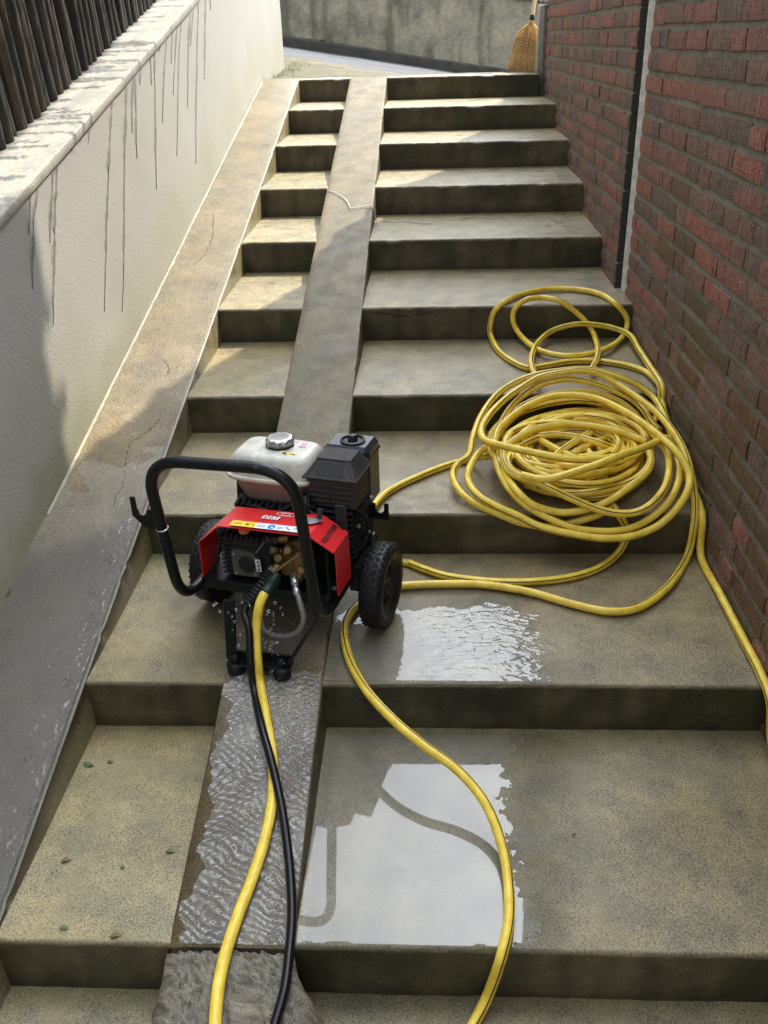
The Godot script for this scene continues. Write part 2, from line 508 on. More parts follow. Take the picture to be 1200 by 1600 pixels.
# ------------------------------------------------------------------ sky
func make_sky(sun: Vector3) -> PanoramaSkyMaterial:
	var W := 512
	var H := 256
	var im := Image.create(W, H, false, Image.FORMAT_RGBF)
	var f := FastNoiseLite.new(); f.seed = 12; f.frequency = 1.6; f.fractal_octaves = 5
	for y in H:
		var el := PI * (0.5 - (y + 0.5) / H)
		for x in W:
			var az := TAU * (x + 0.5) / W
			var d := Vector3(sin(az) * cos(el), sin(el), -cos(az) * cos(el))
			var up := maxf(d.y, 0.0)
			var air := Color(0.62, 0.74, 0.92).lerp(Color(0.95, 0.97, 1.0), pow(1.0 - up, 2.0))
			var cl := smoothstep(-0.25, 0.35, f.get_noise_3d(d.x, d.y * 1.6, d.z))
			var c := air.lerp(Color(1.2, 1.2, 1.2), 0.75 * cl)
			var ang := d.angle_to(sun)
			# forward scattering of thin cloud round the sun
			var glow := SKY_GLOW * exp(-pow(ang / 0.56, 2.0)) * (0.9 + 0.14 * cl)
			c = c * SKY_BASE + Color(0.93, 0.98, 1.05) * glow
			im.set_pixel(x, y, Color(c.r, c.g, c.b))
	var m := PanoramaSkyMaterial.new()
	m.panorama = ImageTexture.create_from_image(im)
	return m

const SKY_BASE := 0.50
const SKY_GLOW := 6.6
const SUN_ENERGY := 1.4
const EXPOSURE := 1.8

func _ready() -> void:
	# camera
	var cam := Camera3D.new()
	cam.name = "camera"
	cam.position = Vector3(0.2619, 1.5698, 1.1405)
	cam.rotation = Vector3(-0.486, 0.0538, -0.0282)
	cam.fov = rad_to_deg(2.0 * atan(800.0 / 1400.0))
	cam.near = 0.05; cam.far = 400.0
	add_child(cam)
	cam.current = true
	# sky, sun, exposure
	var sun_dir := Vector3(0.5, 1.0, -0.61).normalized()
	var we := WorldEnvironment.new()
	we.name = "world_environment"
	var env := Environment.new()
	env.background_mode = Environment.BG_SKY
	env.sky = Sky.new()
	env.sky.sky_material = make_sky(sun_dir)
	env.ambient_light_source = Environment.AMBIENT_SOURCE_SKY
	env.tonemap_mode = Environment.TONE_MAPPER_LINEAR
	env.tonemap_exposure = EXPOSURE
	env.sdfgi_enabled = true; env.ssao_enabled = true; env.ssil_enabled = true
	we.environment = env
	add_child(we)
	var sun := DirectionalLight3D.new()
	sun.name = "sun"
	sun.light_energy = SUN_ENERGY
	sun.light_color = Color(1.0, 0.965, 0.90)
	sun.light_angular_distance = 0.5
	sun.shadow_enabled = true
	add_child(sun)
	sun.look_at_from_position(sun_dir * 10.0, Vector3.ZERO, Vector3.UP)

	wob.seed = 4; wob.frequency = 1.0; wob.fractal_octaves = 4
	wob2.seed = 9; wob2.frequency = 12.0; wob2.fractal_octaves = 3
	make_textures()
	make_materials()
	build_ground()
	build_stairs()
	build_left_wall()
	build_brick_walls()
	build_top()
	build_fence_and_hedge()
	build_washer()
	build_hoses()
	build_water()
	build_broom()
	build_litter()

# hose runs, each a row of points in metres
const COIL := [
	[Vector3(0.321, -0.127, 0.112), Vector3(0.35, -0.126, 0.062), Vector3(0.379, -0.094, 0.024), Vector3(0.404, 0.015, 0.012), Vector3(0.425, 0.016, -0.08), Vector3(0.425, 0.032, -0.201), Vector3(0.394, 0.07, -0.303), Vector3(0.334, 0.104, -0.376), Vector3(0.251, 0.132, -0.433), Vector3(0.178, 0.151, -0.5), Vector3(0.112, 0.16, -0.594), Vector3(0.063, 0.164, -0.709), Vector3(0.04, 0.166, -0.833), Vector3(0.053, 0.167, -0.92), Vector3(0.092, 0.168, -0.983), Vector3(0.148, 0.168, -1.035), Vector3(0.212, 0.169, -1.055), Vector3(0.323, 0.169, -1.062), Vector3(0.434, 0.169, -1.056), Vector3(0.558, 0.168, -1.019), Vector3(0.659, 0.167, -0.965), Vector3(0.758, 0.167, -0.926), Vector3(0.849, 0.167, -0.947), Vector3(0.952, 0.169, -1.053), Vector3(1.04, 0.174, -1.204), Vector3(1.059, 0.263, -1.241), Vector3(1.061, 0.339, -1.282), Vector3(1.057, 0.404, -1.369), Vector3(1.05, 0.435, -1.454), Vector3(1.035, 0.455, -1.535), Vector3(1.015, 0.467, -1.631), Vector3(0.971, 0.481, -1.742), Vector3(0.921, 0.494, -1.835), Vector3(0.855, 0.523, -1.865), Vector3(0.787, 0.531, -1.871), Vector3(0.719, 0.524, -1.866), Vector3(0.649, 0.511, -1.854), Vector3(0.59, 0.487, -1.823), Vector3(0.527, 0.472, -1.748), Vector3(0.471, 0.459, -1.646), Vector3(0.438, 0.454, -1.531), Vector3(0.443, 0.454, -1.449), Vector3(0.476, 0.455, -1.413), Vector3(0.55, 0.45, -1.378), Vector3(0.633, 0.442, -1.352), Vector3(0.706, 0.435, -1.339), Vector3(0.786, 0.432, -1.35), Vector3(0.858, 0.426, -1.38)],  # entry
	[Vector3(0.545, 0.41, -1.286), Vector3(0.594, 0.408, -1.262), Vector3(0.631, 0.416, -1.249), Vector3(0.704, 0.433, -1.261), Vector3(0.783, 0.45, -1.286), Vector3(0.849, 0.458, -1.324), Vector3(0.92, 0.455, -1.379), Vector3(0.975, 0.444, -1.448), Vector3(1.018, 0.431, -1.507)],  # cross
	[Vector3(0.805, 0.453, -1.834), Vector3(0.719, 0.452, -1.832), Vector3(0.636, 0.439, -1.799), Vector3(0.566, 0.428, -1.721), Vector3(0.521, 0.419, -1.643), Vector3(0.489, 0.409, -1.569), Vector3(0.449, 0.393, -1.523), Vector3(0.418, 0.387, -1.468), Vector3(0.391, 0.367, -1.395), Vector3(0.393, 0.351, -1.347), Vector3(0.42, 0.339, -1.288), Vector3(0.474, 0.319, -1.254), Vector3(0.538, 0.297, -1.235), Vector3(0.603, 0.274, -1.211), Vector3(0.705, 0.262, -1.183), Vector3(0.78, 0.258, -1.17), Vector3(0.859, 0.261, -1.175), Vector3(0.931, 0.275, -1.201), Vector3(0.98, 0.303, -1.225), Vector3(1.016, 0.341, -1.245), Vector3(1.036, 0.373, -1.269), Vector3(1.046, 0.395, -1.311), Vector3(1.034, 0.421, -1.346), Vector3(1.016, 0.442, -1.39), Vector3(0.987, 0.456, -1.465), Vector3(0.948, 0.467, -1.554), Vector3(0.899, 0.471, -1.663), Vector3(0.841, 0.472, -1.751), Vector3(0.767, 0.476, -1.779), Vector3(0.687, 0.471, -1.777), Vector3(0.608, 0.459, -1.73), Vector3(0.547, 0.446, -1.665), Vector3(0.495, 0.431, -1.582), Vector3(0.473, 0.409, -1.487)],  # o
	[Vector3(0.823, 0.318, -1.262), Vector3(0.771, 0.294, -1.247), Vector3(0.701, 0.275, -1.237), Vector3(0.638, 0.265, -1.229), Vector3(0.588, 0.268, -1.231), Vector3(0.535, 0.278, -1.237), Vector3(0.474, 0.297, -1.254), Vector3(0.412, 0.315, -1.283), Vector3(0.371, 0.325, -1.333), Vector3(0.351, 0.333, -1.393), Vector3(0.347, 0.34, -1.448), Vector3(0.364, 0.358, -1.482), Vector3(0.399, 0.376, -1.506), Vector3(0.415, 0.402, -1.588), Vector3(0.448, 0.427, -1.714), Vector3(0.506, 0.455, -1.836), Vector3(0.576, 0.491, -1.871), Vector3(0.649, 0.51, -1.891), Vector3(0.724, 0.517, -1.907), Vector3(0.802, 0.52, -1.917), Vector3(0.846, 0.519, -1.912), Vector3(0.899, 0.512, -1.895), Vector3(0.955, 0.497, -1.877), Vector3(1.006, 0.475, -1.858), Vector3(1.05, 0.446, -1.821), Vector3(1.061, 0.428, -1.717), Vector3(1.063, 0.408, -1.637), Vector3(1.061, 0.385, -1.533), Vector3(1.06, 0.36, -1.416)],  # o
	[Vector3(1.051, 0.385, -1.457), Vector3(1.056, 0.365, -1.374), Vector3(1.066, 0.339, -1.33), Vector3(1.077, 0.314, -1.288), Vector3(1.083, 0.278, -1.246), Vector3(1.083, 0.173, -1.206), Vector3(1.083, 0.168, -1.021), Vector3(1.083, 0.166, -0.868), Vector3(1.083, 0.165, -0.749), Vector3(1.083, 0.163, -0.662), Vector3(1.082, 0.145, -0.575), Vector3(1.083, 0.06, -0.52), Vector3(1.083, 0.022, -0.4), Vector3(1.082, 0.016, -0.1), Vector3(1.08, 0.014, 0.2)],  # tail
	[Vector3(0.958, 0.421, -1.502), Vector3(0.913, 0.43, -1.534), Vector3(0.868, 0.438, -1.558), Vector3(0.793, 0.442, -1.588), Vector3(0.717, 0.443, -1.601), Vector3(0.633, 0.44, -1.578), Vector3(0.564, 0.434, -1.526), Vector3(0.518, 0.422, -1.476), Vector3(0.503, 0.404, -1.448), Vector3(0.506, 0.396, -1.38), Vector3(0.522, 0.39, -1.337), Vector3(0.564, 0.384, -1.307), Vector3(0.605, 0.379, -1.283), Vector3(0.652, 0.365, -1.258), Vector3(0.708, 0.345, -1.24), Vector3(0.765, 0.327, -1.224), Vector3(0.821, 0.318, -1.213), Vector3(0.876, 0.32, -1.216), Vector3(0.924, 0.338, -1.234), Vector3(0.963, 0.371, -1.265), Vector3(0.994, 0.391, -1.343), Vector3(1.012, 0.403, -1.442), Vector3(1, 0.42, -1.494), Vector3(0.984, 0.424, -1.609), Vector3(0.949, 0.427, -1.715)],  # m
	[Vector3(1.023, 0.414, -1.611), Vector3(1.006, 0.425, -1.652), Vector3(0.995, 0.439, -1.726), Vector3(0.964, 0.455, -1.8), Vector3(0.902, 0.473, -1.841), Vector3(0.833, 0.492, -1.86), Vector3(0.765, 0.502, -1.868), Vector3(0.72, 0.499, -1.865), Vector3(0.662, 0.487, -1.855), Vector3(0.603, 0.46, -1.828), Vector3(0.552, 0.435, -1.771), Vector3(0.512, 0.421, -1.665), Vector3(0.495, 0.408, -1.598), Vector3(0.481, 0.392, -1.514), Vector3(0.485, 0.373, -1.439), Vector3(0.5, 0.361, -1.344), Vector3(0.532, 0.342, -1.276), Vector3(0.576, 0.315, -1.248), Vector3(0.621, 0.296, -1.232), Vector3(0.669, 0.28, -1.216), Vector3(0.717, 0.271, -1.202), Vector3(0.797, 0.268, -1.195), Vector3(0.863, 0.273, -1.205), Vector3(0.923, 0.294, -1.226), Vector3(0.975, 0.334, -1.251), Vector3(1.011, 0.368, -1.301), Vector3(1.032, 0.385, -1.374), Vector3(1.042, 0.396, -1.467), Vector3(1.046, 0.408, -1.557)],  # n
	[Vector3(0.534, 0.399, -1.484), Vector3(0.507, 0.39, -1.42), Vector3(0.505, 0.373, -1.359), Vector3(0.532, 0.359, -1.282), Vector3(0.572, 0.332, -1.25), Vector3(0.621, 0.315, -1.24), Vector3(0.677, 0.309, -1.235), Vector3(0.743, 0.319, -1.239), Vector3(0.808, 0.341, -1.254), Vector3(0.873, 0.363, -1.3), Vector3(0.932, 0.378, -1.361), Vector3(0.961, 0.392, -1.43), Vector3(0.959, 0.4, -1.499)],  # p
	[Vector3(1.015, 0.386, -1.702), Vector3(1.055, 0.396, -1.78), Vector3(1.083, 0.419, -1.842), Vector3(1.083, 0.473, -1.874), Vector3(1.083, 0.48, -2.052), Vector3(1.083, 0.483, -2.258), Vector3(1.076, 0.495, -2.406), Vector3(1.007, 0.509, -2.468), Vector3(0.903, 0.522, -2.474), Vector3(0.823, 0.513, -2.47), Vector3(0.759, 0.495, -2.444), Vector3(0.697, 0.484, -2.321), Vector3(0.661, 0.481, -2.161), Vector3(0.654, 0.48, -2.026), Vector3(0.664, 0.488, -1.911)],  # upper
	[Vector3(1.083, 0.396, -1.779), Vector3(1.083, 0.436, -1.859), Vector3(1.082, 0.468, -1.895), Vector3(1.071, 0.46, -2.048), Vector3(1.022, 0.461, -2.12), Vector3(0.957, 0.461, -2.165), Vector3(0.906, 0.462, -2.181), Vector3(0.809, 0.462, -2.177), Vector3(0.706, 0.461, -2.13), Vector3(0.644, 0.461, -2.11), Vector3(0.593, 0.462, -2.184), Vector3(0.549, 0.463, -2.316), Vector3(0.528, 0.478, -2.467), Vector3(0.525, 0.519, -2.483), Vector3(0.542, 0.574, -2.496), Vector3(0.594, 0.606, -2.539), Vector3(0.675, 0.608, -2.643), Vector3(0.772, 0.609, -2.7), Vector3(0.898, 0.609, -2.692), Vector3(0.985, 0.607, -2.616), Vector3(1.027, 0.598, -2.499), Vector3(1.071, 0.552, -2.492), Vector3(1.081, 0.512, -2.481), Vector3(1.05, 0.477, -2.422), Vector3(0.982, 0.475, -2.311), Vector3(0.9, 0.474, -2.236), Vector3(0.805, 0.474, -2.209), Vector3(0.727, 0.475, -2.25), Vector3(0.678, 0.476, -2.346), Vector3(0.64, 0.49, -2.467), Vector3(0.616, 0.541, -2.486), Vector3(0.628, 0.588, -2.497), Vector3(0.671, 0.618, -2.501), Vector3(0.728, 0.618, -2.527), Vector3(0.789, 0.616, -2.5), Vector3(0.845, 0.585, -2.496), Vector3(0.904, 0.538, -2.484), Vector3(0.943, 0.488, -2.462), Vector3(0.93, 0.481, -2.271), Vector3(0.902, 0.479, -2.137), Vector3(0.856, 0.477, -2.011)],  # upper_wide
	[Vector3(0.21, 0.168, -1.178), Vector3(0.258, 0.168, -1.142), Vector3(0.324, 0.167, -1.106), Vector3(0.435, 0.167, -1.079), Vector3(0.564, 0.167, -1.076), Vector3(0.678, 0.167, -1.1), Vector3(0.769, 0.168, -1.149), Vector3(0.837, 0.179, -1.216), Vector3(0.86, 0.226, -1.231), Vector3(0.856, 0.261, -1.238), Vector3(0.833, 0.299, -1.244), Vector3(0.814, 0.321, -1.265)],  # feed
	[Vector3(0.539, 0.375, -1.537), Vector3(0.471, 0.364, -1.527), Vector3(0.4, 0.318, -1.599), Vector3(0.312, 0.313, -1.55), Vector3(0.228, 0.312, -1.475), Vector3(0.168, 0.311, -1.412), Vector3(0.124, 0.311, -1.342), Vector3(0.091, 0.305, -1.25), Vector3(0.074, 0.245, -1.239), Vector3(0.092, 0.191, -1.222), Vector3(0.144, 0.169, -1.199), Vector3(0.21, 0.168, -1.178)],  # feed
	[Vector3(0.962, 0.346, -1.512), Vector3(0.909, 0.338, -1.405), Vector3(0.826, 0.334, -1.329), Vector3(0.735, 0.332, -1.307), Vector3(0.653, 0.335, -1.324), Vector3(0.584, 0.34, -1.367), Vector3(0.529, 0.346, -1.435), Vector3(0.495, 0.355, -1.53), Vector3(0.497, 0.367, -1.643), Vector3(0.537, 0.379, -1.756), Vector3(0.606, 0.398, -1.832), Vector3(0.696, 0.421, -1.857), Vector3(0.797, 0.425, -1.859), Vector3(0.889, 0.409, -1.839), Vector3(0.946, 0.389, -1.774), Vector3(0.971, 0.373, -1.684), Vector3(0.976, 0.356, -1.593)],  # inner
	[Vector3(0.798, 0.331, -1.389), Vector3(0.716, 0.336, -1.365), Vector3(0.638, 0.344, -1.369), Vector3(0.569, 0.353, -1.4), Vector3(0.519, 0.363, -1.462), Vector3(0.504, 0.377, -1.548), Vector3(0.537, 0.391, -1.634), Vector3(0.604, 0.401, -1.699), Vector3(0.682, 0.407, -1.742), Vector3(0.767, 0.41, -1.77), Vector3(0.858, 0.408, -1.772), Vector3(0.935, 0.4, -1.73), Vector3(0.974, 0.387, -1.652), Vector3(0.97, 0.374, -1.563), Vector3(0.938, 0.359, -1.486), Vector3(0.886, 0.344, -1.429), Vector3(0.816, 0.331, -1.395)],  # inner
	[Vector3(0.627, 0.336, -1.434), Vector3(0.577, 0.357, -1.451), Vector3(0.542, 0.378, -1.481), Vector3(0.527, 0.395, -1.533), Vector3(0.544, 0.403, -1.616), Vector3(0.593, 0.409, -1.689), Vector3(0.663, 0.414, -1.737), Vector3(0.742, 0.417, -1.754), Vector3(0.816, 0.416, -1.733), Vector3(0.869, 0.411, -1.676), Vector3(0.889, 0.405, -1.599), Vector3(0.885, 0.398, -1.521), Vector3(0.865, 0.39, -1.449), Vector3(0.827, 0.382, -1.382), Vector3(0.771, 0.363, -1.359), Vector3(0.702, 0.346, -1.375), Vector3(0.639, 0.335, -1.426)],  # inner
	[Vector3(0.602, 0.365, -1.664), Vector3(0.642, 0.389, -1.676), Vector3(0.69, 0.41, -1.679), Vector3(0.75, 0.426, -1.677), Vector3(0.82, 0.423, -1.68), Vector3(0.877, 0.417, -1.649), Vector3(0.908, 0.407, -1.594), Vector3(0.912, 0.398, -1.53), Vector3(0.894, 0.391, -1.464), Vector3(0.855, 0.385, -1.407), Vector3(0.801, 0.382, -1.365), Vector3(0.741, 0.382, -1.343), Vector3(0.681, 0.384, -1.338), Vector3(0.622, 0.388, -1.352), Vector3(0.58, 0.379, -1.424), Vector3(0.565, 0.369, -1.526), Vector3(0.585, 0.361, -1.634)],  # inner
	[Vector3(0.643, 0.371, -1.714), Vector3(0.699, 0.382, -1.735), Vector3(0.761, 0.391, -1.725), Vector3(0.813, 0.394, -1.686), Vector3(0.847, 0.391, -1.635), Vector3(0.863, 0.386, -1.578), Vector3(0.868, 0.379, -1.52), Vector3(0.854, 0.371, -1.461), Vector3(0.816, 0.363, -1.412), Vector3(0.76, 0.357, -1.388), Vector3(0.703, 0.354, -1.392), Vector3(0.653, 0.355, -1.414), Vector3(0.612, 0.358, -1.447), Vector3(0.582, 0.364, -1.492), Vector3(0.574, 0.369, -1.555), Vector3(0.592, 0.371, -1.631), Vector3(0.633, 0.37, -1.704)],  # inner
	[Vector3(0.953, 0.35, -1.546), Vector3(0.912, 0.361, -1.43), Vector3(0.844, 0.374, -1.328), Vector3(0.764, 0.385, -1.271), Vector3(0.691, 0.387, -1.275), Vector3(0.631, 0.393, -1.299), Vector3(0.584, 0.399, -1.342), Vector3(0.552, 0.405, -1.404), Vector3(0.543, 0.411, -1.481), Vector3(0.567, 0.419, -1.561), Vector3(0.619, 0.426, -1.63), Vector3(0.69, 0.432, -1.677), Vector3(0.772, 0.435, -1.693), Vector3(0.848, 0.435, -1.67), Vector3(0.91, 0.414, -1.652), Vector3(0.945, 0.387, -1.627), Vector3(0.961, 0.357, -1.602)],  # inner
	[Vector3(0.798, 0.373, -1.724), Vector3(0.83, 0.38, -1.662), Vector3(0.841, 0.386, -1.584), Vector3(0.829, 0.391, -1.509), Vector3(0.804, 0.388, -1.459), Vector3(0.769, 0.385, -1.419), Vector3(0.726, 0.383, -1.389), Vector3(0.674, 0.381, -1.377), Vector3(0.624, 0.381, -1.392), Vector3(0.59, 0.383, -1.432), Vector3(0.576, 0.386, -1.482), Vector3(0.577, 0.39, -1.533), Vector3(0.589, 0.395, -1.584), Vector3(0.618, 0.401, -1.63), Vector3(0.669, 0.397, -1.679), Vector3(0.73, 0.387, -1.714), Vector3(0.788, 0.373, -1.73)],  # inner
	[Vector3(0.52, 0.341, -1.474), Vector3(0.507, 0.364, -1.534), Vector3(0.521, 0.387, -1.599), Vector3(0.57, 0.408, -1.659), Vector3(0.65, 0.417, -1.709), Vector3(0.738, 0.421, -1.716), Vector3(0.816, 0.419, -1.69), Vector3(0.88, 0.415, -1.648), Vector3(0.934, 0.408, -1.593), Vector3(0.965, 0.397, -1.517), Vector3(0.958, 0.384, -1.431), Vector3(0.912, 0.371, -1.356), Vector3(0.846, 0.361, -1.307), Vector3(0.773, 0.354, -1.283), Vector3(0.701, 0.344, -1.289), Vector3(0.631, 0.336, -1.321), Vector3(0.572, 0.33, -1.384)],  # inner
	[Vector3(0.575, 0.36, -1.619), Vector3(0.594, 0.387, -1.638), Vector3(0.634, 0.413, -1.644), Vector3(0.686, 0.434, -1.649), Vector3(0.76, 0.436, -1.684), Vector3(0.843, 0.434, -1.691), Vector3(0.913, 0.428, -1.664), Vector3(0.954, 0.42, -1.613), Vector3(0.964, 0.411, -1.552), Vector3(0.945, 0.404, -1.489), Vector3(0.9, 0.399, -1.434), Vector3(0.836, 0.397, -1.394), Vector3(0.766, 0.397, -1.373), Vector3(0.694, 0.399, -1.369), Vector3(0.629, 0.386, -1.423), Vector3(0.583, 0.371, -1.513), Vector3(0.575, 0.36, -1.622)],  # inner
	[Vector3(0.552, 0.351, -1.553), Vector3(0.524, 0.375, -1.568), Vector3(0.522, 0.4, -1.588), Vector3(0.556, 0.424, -1.604), Vector3(0.619, 0.43, -1.632), Vector3(0.687, 0.433, -1.636), Vector3(0.75, 0.432, -1.627), Vector3(0.81, 0.429, -1.608), Vector3(0.857, 0.422, -1.57), Vector3(0.872, 0.413, -1.518), Vector3(0.849, 0.403, -1.466), Vector3(0.803, 0.396, -1.425), Vector3(0.747, 0.392, -1.397), Vector3(0.683, 0.391, -1.383), Vector3(0.625, 0.379, -1.418), Vector3(0.576, 0.366, -1.483), Vector3(0.543, 0.353, -1.567)],  # inner
	[Vector3(0.59, 0.33, -1.386), Vector3(0.533, 0.348, -1.443), Vector3(0.498, 0.368, -1.528), Vector3(0.5, 0.386, -1.644), Vector3(0.544, 0.399, -1.77), Vector3(0.619, 0.424, -1.843), Vector3(0.714, 0.448, -1.865), Vector3(0.82, 0.453, -1.868), Vector3(0.918, 0.434, -1.848), Vector3(0.977, 0.408, -1.782), Vector3(0.993, 0.395, -1.664), Vector3(0.986, 0.382, -1.548), Vector3(0.957, 0.368, -1.435), Vector3(0.896, 0.354, -1.336), Vector3(0.812, 0.337, -1.292), Vector3(0.721, 0.327, -1.3), Vector3(0.641, 0.325, -1.344)],  # inner
	[Vector3(0.684, 0.387, -1.813), Vector3(0.771, 0.394, -1.816), Vector3(0.848, 0.392, -1.775), Vector3(0.894, 0.386, -1.694), Vector3(0.909, 0.378, -1.604), Vector3(0.906, 0.368, -1.516), Vector3(0.884, 0.358, -1.429), Vector3(0.833, 0.347, -1.354), Vector3(0.76, 0.338, -1.315), Vector3(0.682, 0.336, -1.317), Vector3(0.616, 0.338, -1.35), Vector3(0.564, 0.343, -1.402), Vector3(0.526, 0.351, -1.47), Vector3(0.513, 0.362, -1.555), Vector3(0.534, 0.374, -1.647), Vector3(0.588, 0.381, -1.739), Vector3(0.666, 0.385, -1.807)],  # inner
	[Vector3(0.863, 0.396, -1.832), Vector3(0.939, 0.398, -1.772), Vector3(0.974, 0.403, -1.672), Vector3(0.974, 0.404, -1.572), Vector3(0.948, 0.395, -1.5), Vector3(0.892, 0.389, -1.437), Vector3(0.817, 0.387, -1.395), Vector3(0.735, 0.387, -1.376), Vector3(0.654, 0.39, -1.377), Vector3(0.577, 0.394, -1.403), Vector3(0.524, 0.401, -1.462), Vector3(0.518, 0.409, -1.541), Vector3(0.556, 0.416, -1.617), Vector3(0.615, 0.421, -1.68), Vector3(0.693, 0.414, -1.757), Vector3(0.789, 0.405, -1.813), Vector3(0.89, 0.394, -1.828)],  # inner
	[Vector3(0.799, 0.333, -1.405), Vector3(0.73, 0.345, -1.357), Vector3(0.662, 0.36, -1.326), Vector3(0.597, 0.374, -1.315), Vector3(0.545, 0.381, -1.343), Vector3(0.517, 0.39, -1.392), Vector3(0.524, 0.4, -1.45), Vector3(0.559, 0.408, -1.5), Vector3(0.607, 0.414, -1.542), Vector3(0.665, 0.417, -1.577), Vector3(0.733, 0.418, -1.599), Vector3(0.804, 0.414, -1.595), Vector3(0.859, 0.407, -1.561), Vector3(0.885, 0.399, -1.509), Vector3(0.892, 0.379, -1.475), Vector3(0.878, 0.357, -1.449), Vector3(0.842, 0.336, -1.431)],  # inner
	[Vector3(0.659, 0.368, -1.684), Vector3(0.719, 0.387, -1.672), Vector3(0.776, 0.405, -1.634), Vector3(0.829, 0.418, -1.591), Vector3(0.884, 0.414, -1.568), Vector3(0.921, 0.406, -1.527), Vector3(0.924, 0.397, -1.474), Vector3(0.895, 0.388, -1.426), Vector3(0.848, 0.381, -1.389), Vector3(0.792, 0.378, -1.365), Vector3(0.731, 0.377, -1.355), Vector3(0.673, 0.381, -1.364), Vector3(0.627, 0.387, -1.39), Vector3(0.597, 0.395, -1.43), Vector3(0.592, 0.39, -1.512), Vector3(0.618, 0.38, -1.61), Vector3(0.677, 0.369, -1.695)],  # inner
	[Vector3(0.909, 0.346, -1.514), Vector3(0.834, 0.348, -1.416), Vector3(0.746, 0.353, -1.356), Vector3(0.659, 0.359, -1.34), Vector3(0.581, 0.363, -1.366), Vector3(0.513, 0.371, -1.42), Vector3(0.47, 0.385, -1.506), Vector3(0.476, 0.402, -1.613), Vector3(0.531, 0.416, -1.709), Vector3(0.611, 0.426, -1.774), Vector3(0.698, 0.434, -1.812), Vector3(0.793, 0.438, -1.826), Vector3(0.889, 0.428, -1.807), Vector3(0.949, 0.413, -1.73), Vector3(0.963, 0.389, -1.641), Vector3(0.94, 0.365, -1.558), Vector3(0.891, 0.343, -1.489)],  # inner
	[Vector3(0.786, 0.345, -1.506), Vector3(0.741, 0.353, -1.473), Vector3(0.699, 0.363, -1.46), Vector3(0.667, 0.372, -1.466), Vector3(0.646, 0.373, -1.496), Vector3(0.634, 0.375, -1.534), Vector3(0.639, 0.377, -1.577), Vector3(0.661, 0.38, -1.617), Vector3(0.695, 0.383, -1.645), Vector3(0.736, 0.385, -1.657), Vector3(0.776, 0.386, -1.649), Vector3(0.806, 0.385, -1.621), Vector3(0.821, 0.384, -1.583), Vector3(0.823, 0.381, -1.544), Vector3(0.819, 0.371, -1.52), Vector3(0.805, 0.357, -1.505), Vector3(0.774, 0.345, -1.5)],  # inner
	[Vector3(0.67, 0.348, -1.529), Vector3(0.642, 0.365, -1.542), Vector3(0.632, 0.384, -1.561), Vector3(0.647, 0.401, -1.584), Vector3(0.685, 0.408, -1.614), Vector3(0.731, 0.412, -1.627), Vector3(0.776, 0.413, -1.629), Vector3(0.821, 0.411, -1.622), Vector3(0.86, 0.406, -1.6), Vector3(0.879, 0.398, -1.561), Vector3(0.872, 0.389, -1.517), Vector3(0.847, 0.382, -1.477), Vector3(0.81, 0.378, -1.446), Vector3(0.767, 0.376, -1.426), Vector3(0.725, 0.368, -1.44), Vector3(0.689, 0.359, -1.481), Vector3(0.662, 0.35, -1.539)],  # inner
	[Vector3(0.633, 0.365, -1.66), Vector3(0.679, 0.376, -1.662), Vector3(0.729, 0.387, -1.642), Vector3(0.773, 0.394, -1.605), Vector3(0.801, 0.392, -1.568), Vector3(0.815, 0.389, -1.529), Vector3(0.818, 0.385, -1.49), Vector3(0.805, 0.38, -1.451), Vector3(0.769, 0.374, -1.422), Vector3(0.72, 0.37, -1.413), Vector3(0.672, 0.368, -1.422), Vector3(0.631, 0.368, -1.442), Vector3(0.598, 0.371, -1.468), Vector3(0.577, 0.376, -1.501), Vector3(0.579, 0.376, -1.553), Vector3(0.604, 0.372, -1.612), Vector3(0.646, 0.366, -1.668)],  # inner
	[Vector3(0.819, 0.35, -1.546), Vector3(0.798, 0.352, -1.511), Vector3(0.77, 0.354, -1.487), Vector3(0.74, 0.353, -1.482), Vector3(0.711, 0.353, -1.486), Vector3(0.685, 0.355, -1.496), Vector3(0.664, 0.36, -1.513), Vector3(0.658, 0.366, -1.537), Vector3(0.67, 0.372, -1.56), Vector3(0.693, 0.376, -1.578), Vector3(0.72, 0.378, -1.591), Vector3(0.749, 0.378, -1.601), Vector3(0.782, 0.376, -1.604), Vector3(0.809, 0.372, -1.594), Vector3(0.823, 0.365, -1.576), Vector3(0.824, 0.357, -1.557), Vector3(0.814, 0.349, -1.538)],  # inner
	[Vector3(0.837, 0.368, -1.684), Vector3(0.864, 0.38, -1.621), Vector3(0.87, 0.39, -1.552), Vector3(0.847, 0.395, -1.494), Vector3(0.805, 0.39, -1.474), Vector3(0.753, 0.386, -1.464), Vector3(0.699, 0.385, -1.462), Vector3(0.647, 0.386, -1.469), Vector3(0.604, 0.39, -1.485), Vector3(0.578, 0.396, -1.509), Vector3(0.571, 0.403, -1.538), Vector3(0.585, 0.409, -1.569), Vector3(0.624, 0.414, -1.597), Vector3(0.681, 0.415, -1.613), Vector3(0.744, 0.401, -1.642), Vector3(0.8, 0.384, -1.665), Vector3(0.848, 0.367, -1.677)],  # inner
	[Vector3(0.549, 0.364, -1.64), Vector3(0.577, 0.386, -1.613), Vector3(0.605, 0.407, -1.581), Vector3(0.632, 0.422, -1.555), Vector3(0.664, 0.423, -1.558), Vector3(0.695, 0.423, -1.556), Vector3(0.726, 0.422, -1.549), Vector3(0.756, 0.42, -1.538), Vector3(0.785, 0.418, -1.522), Vector3(0.813, 0.416, -1.502), Vector3(0.848, 0.398, -1.511), Vector3(0.885, 0.375, -1.525), Vector3(0.921, 0.351, -1.535)],  # across
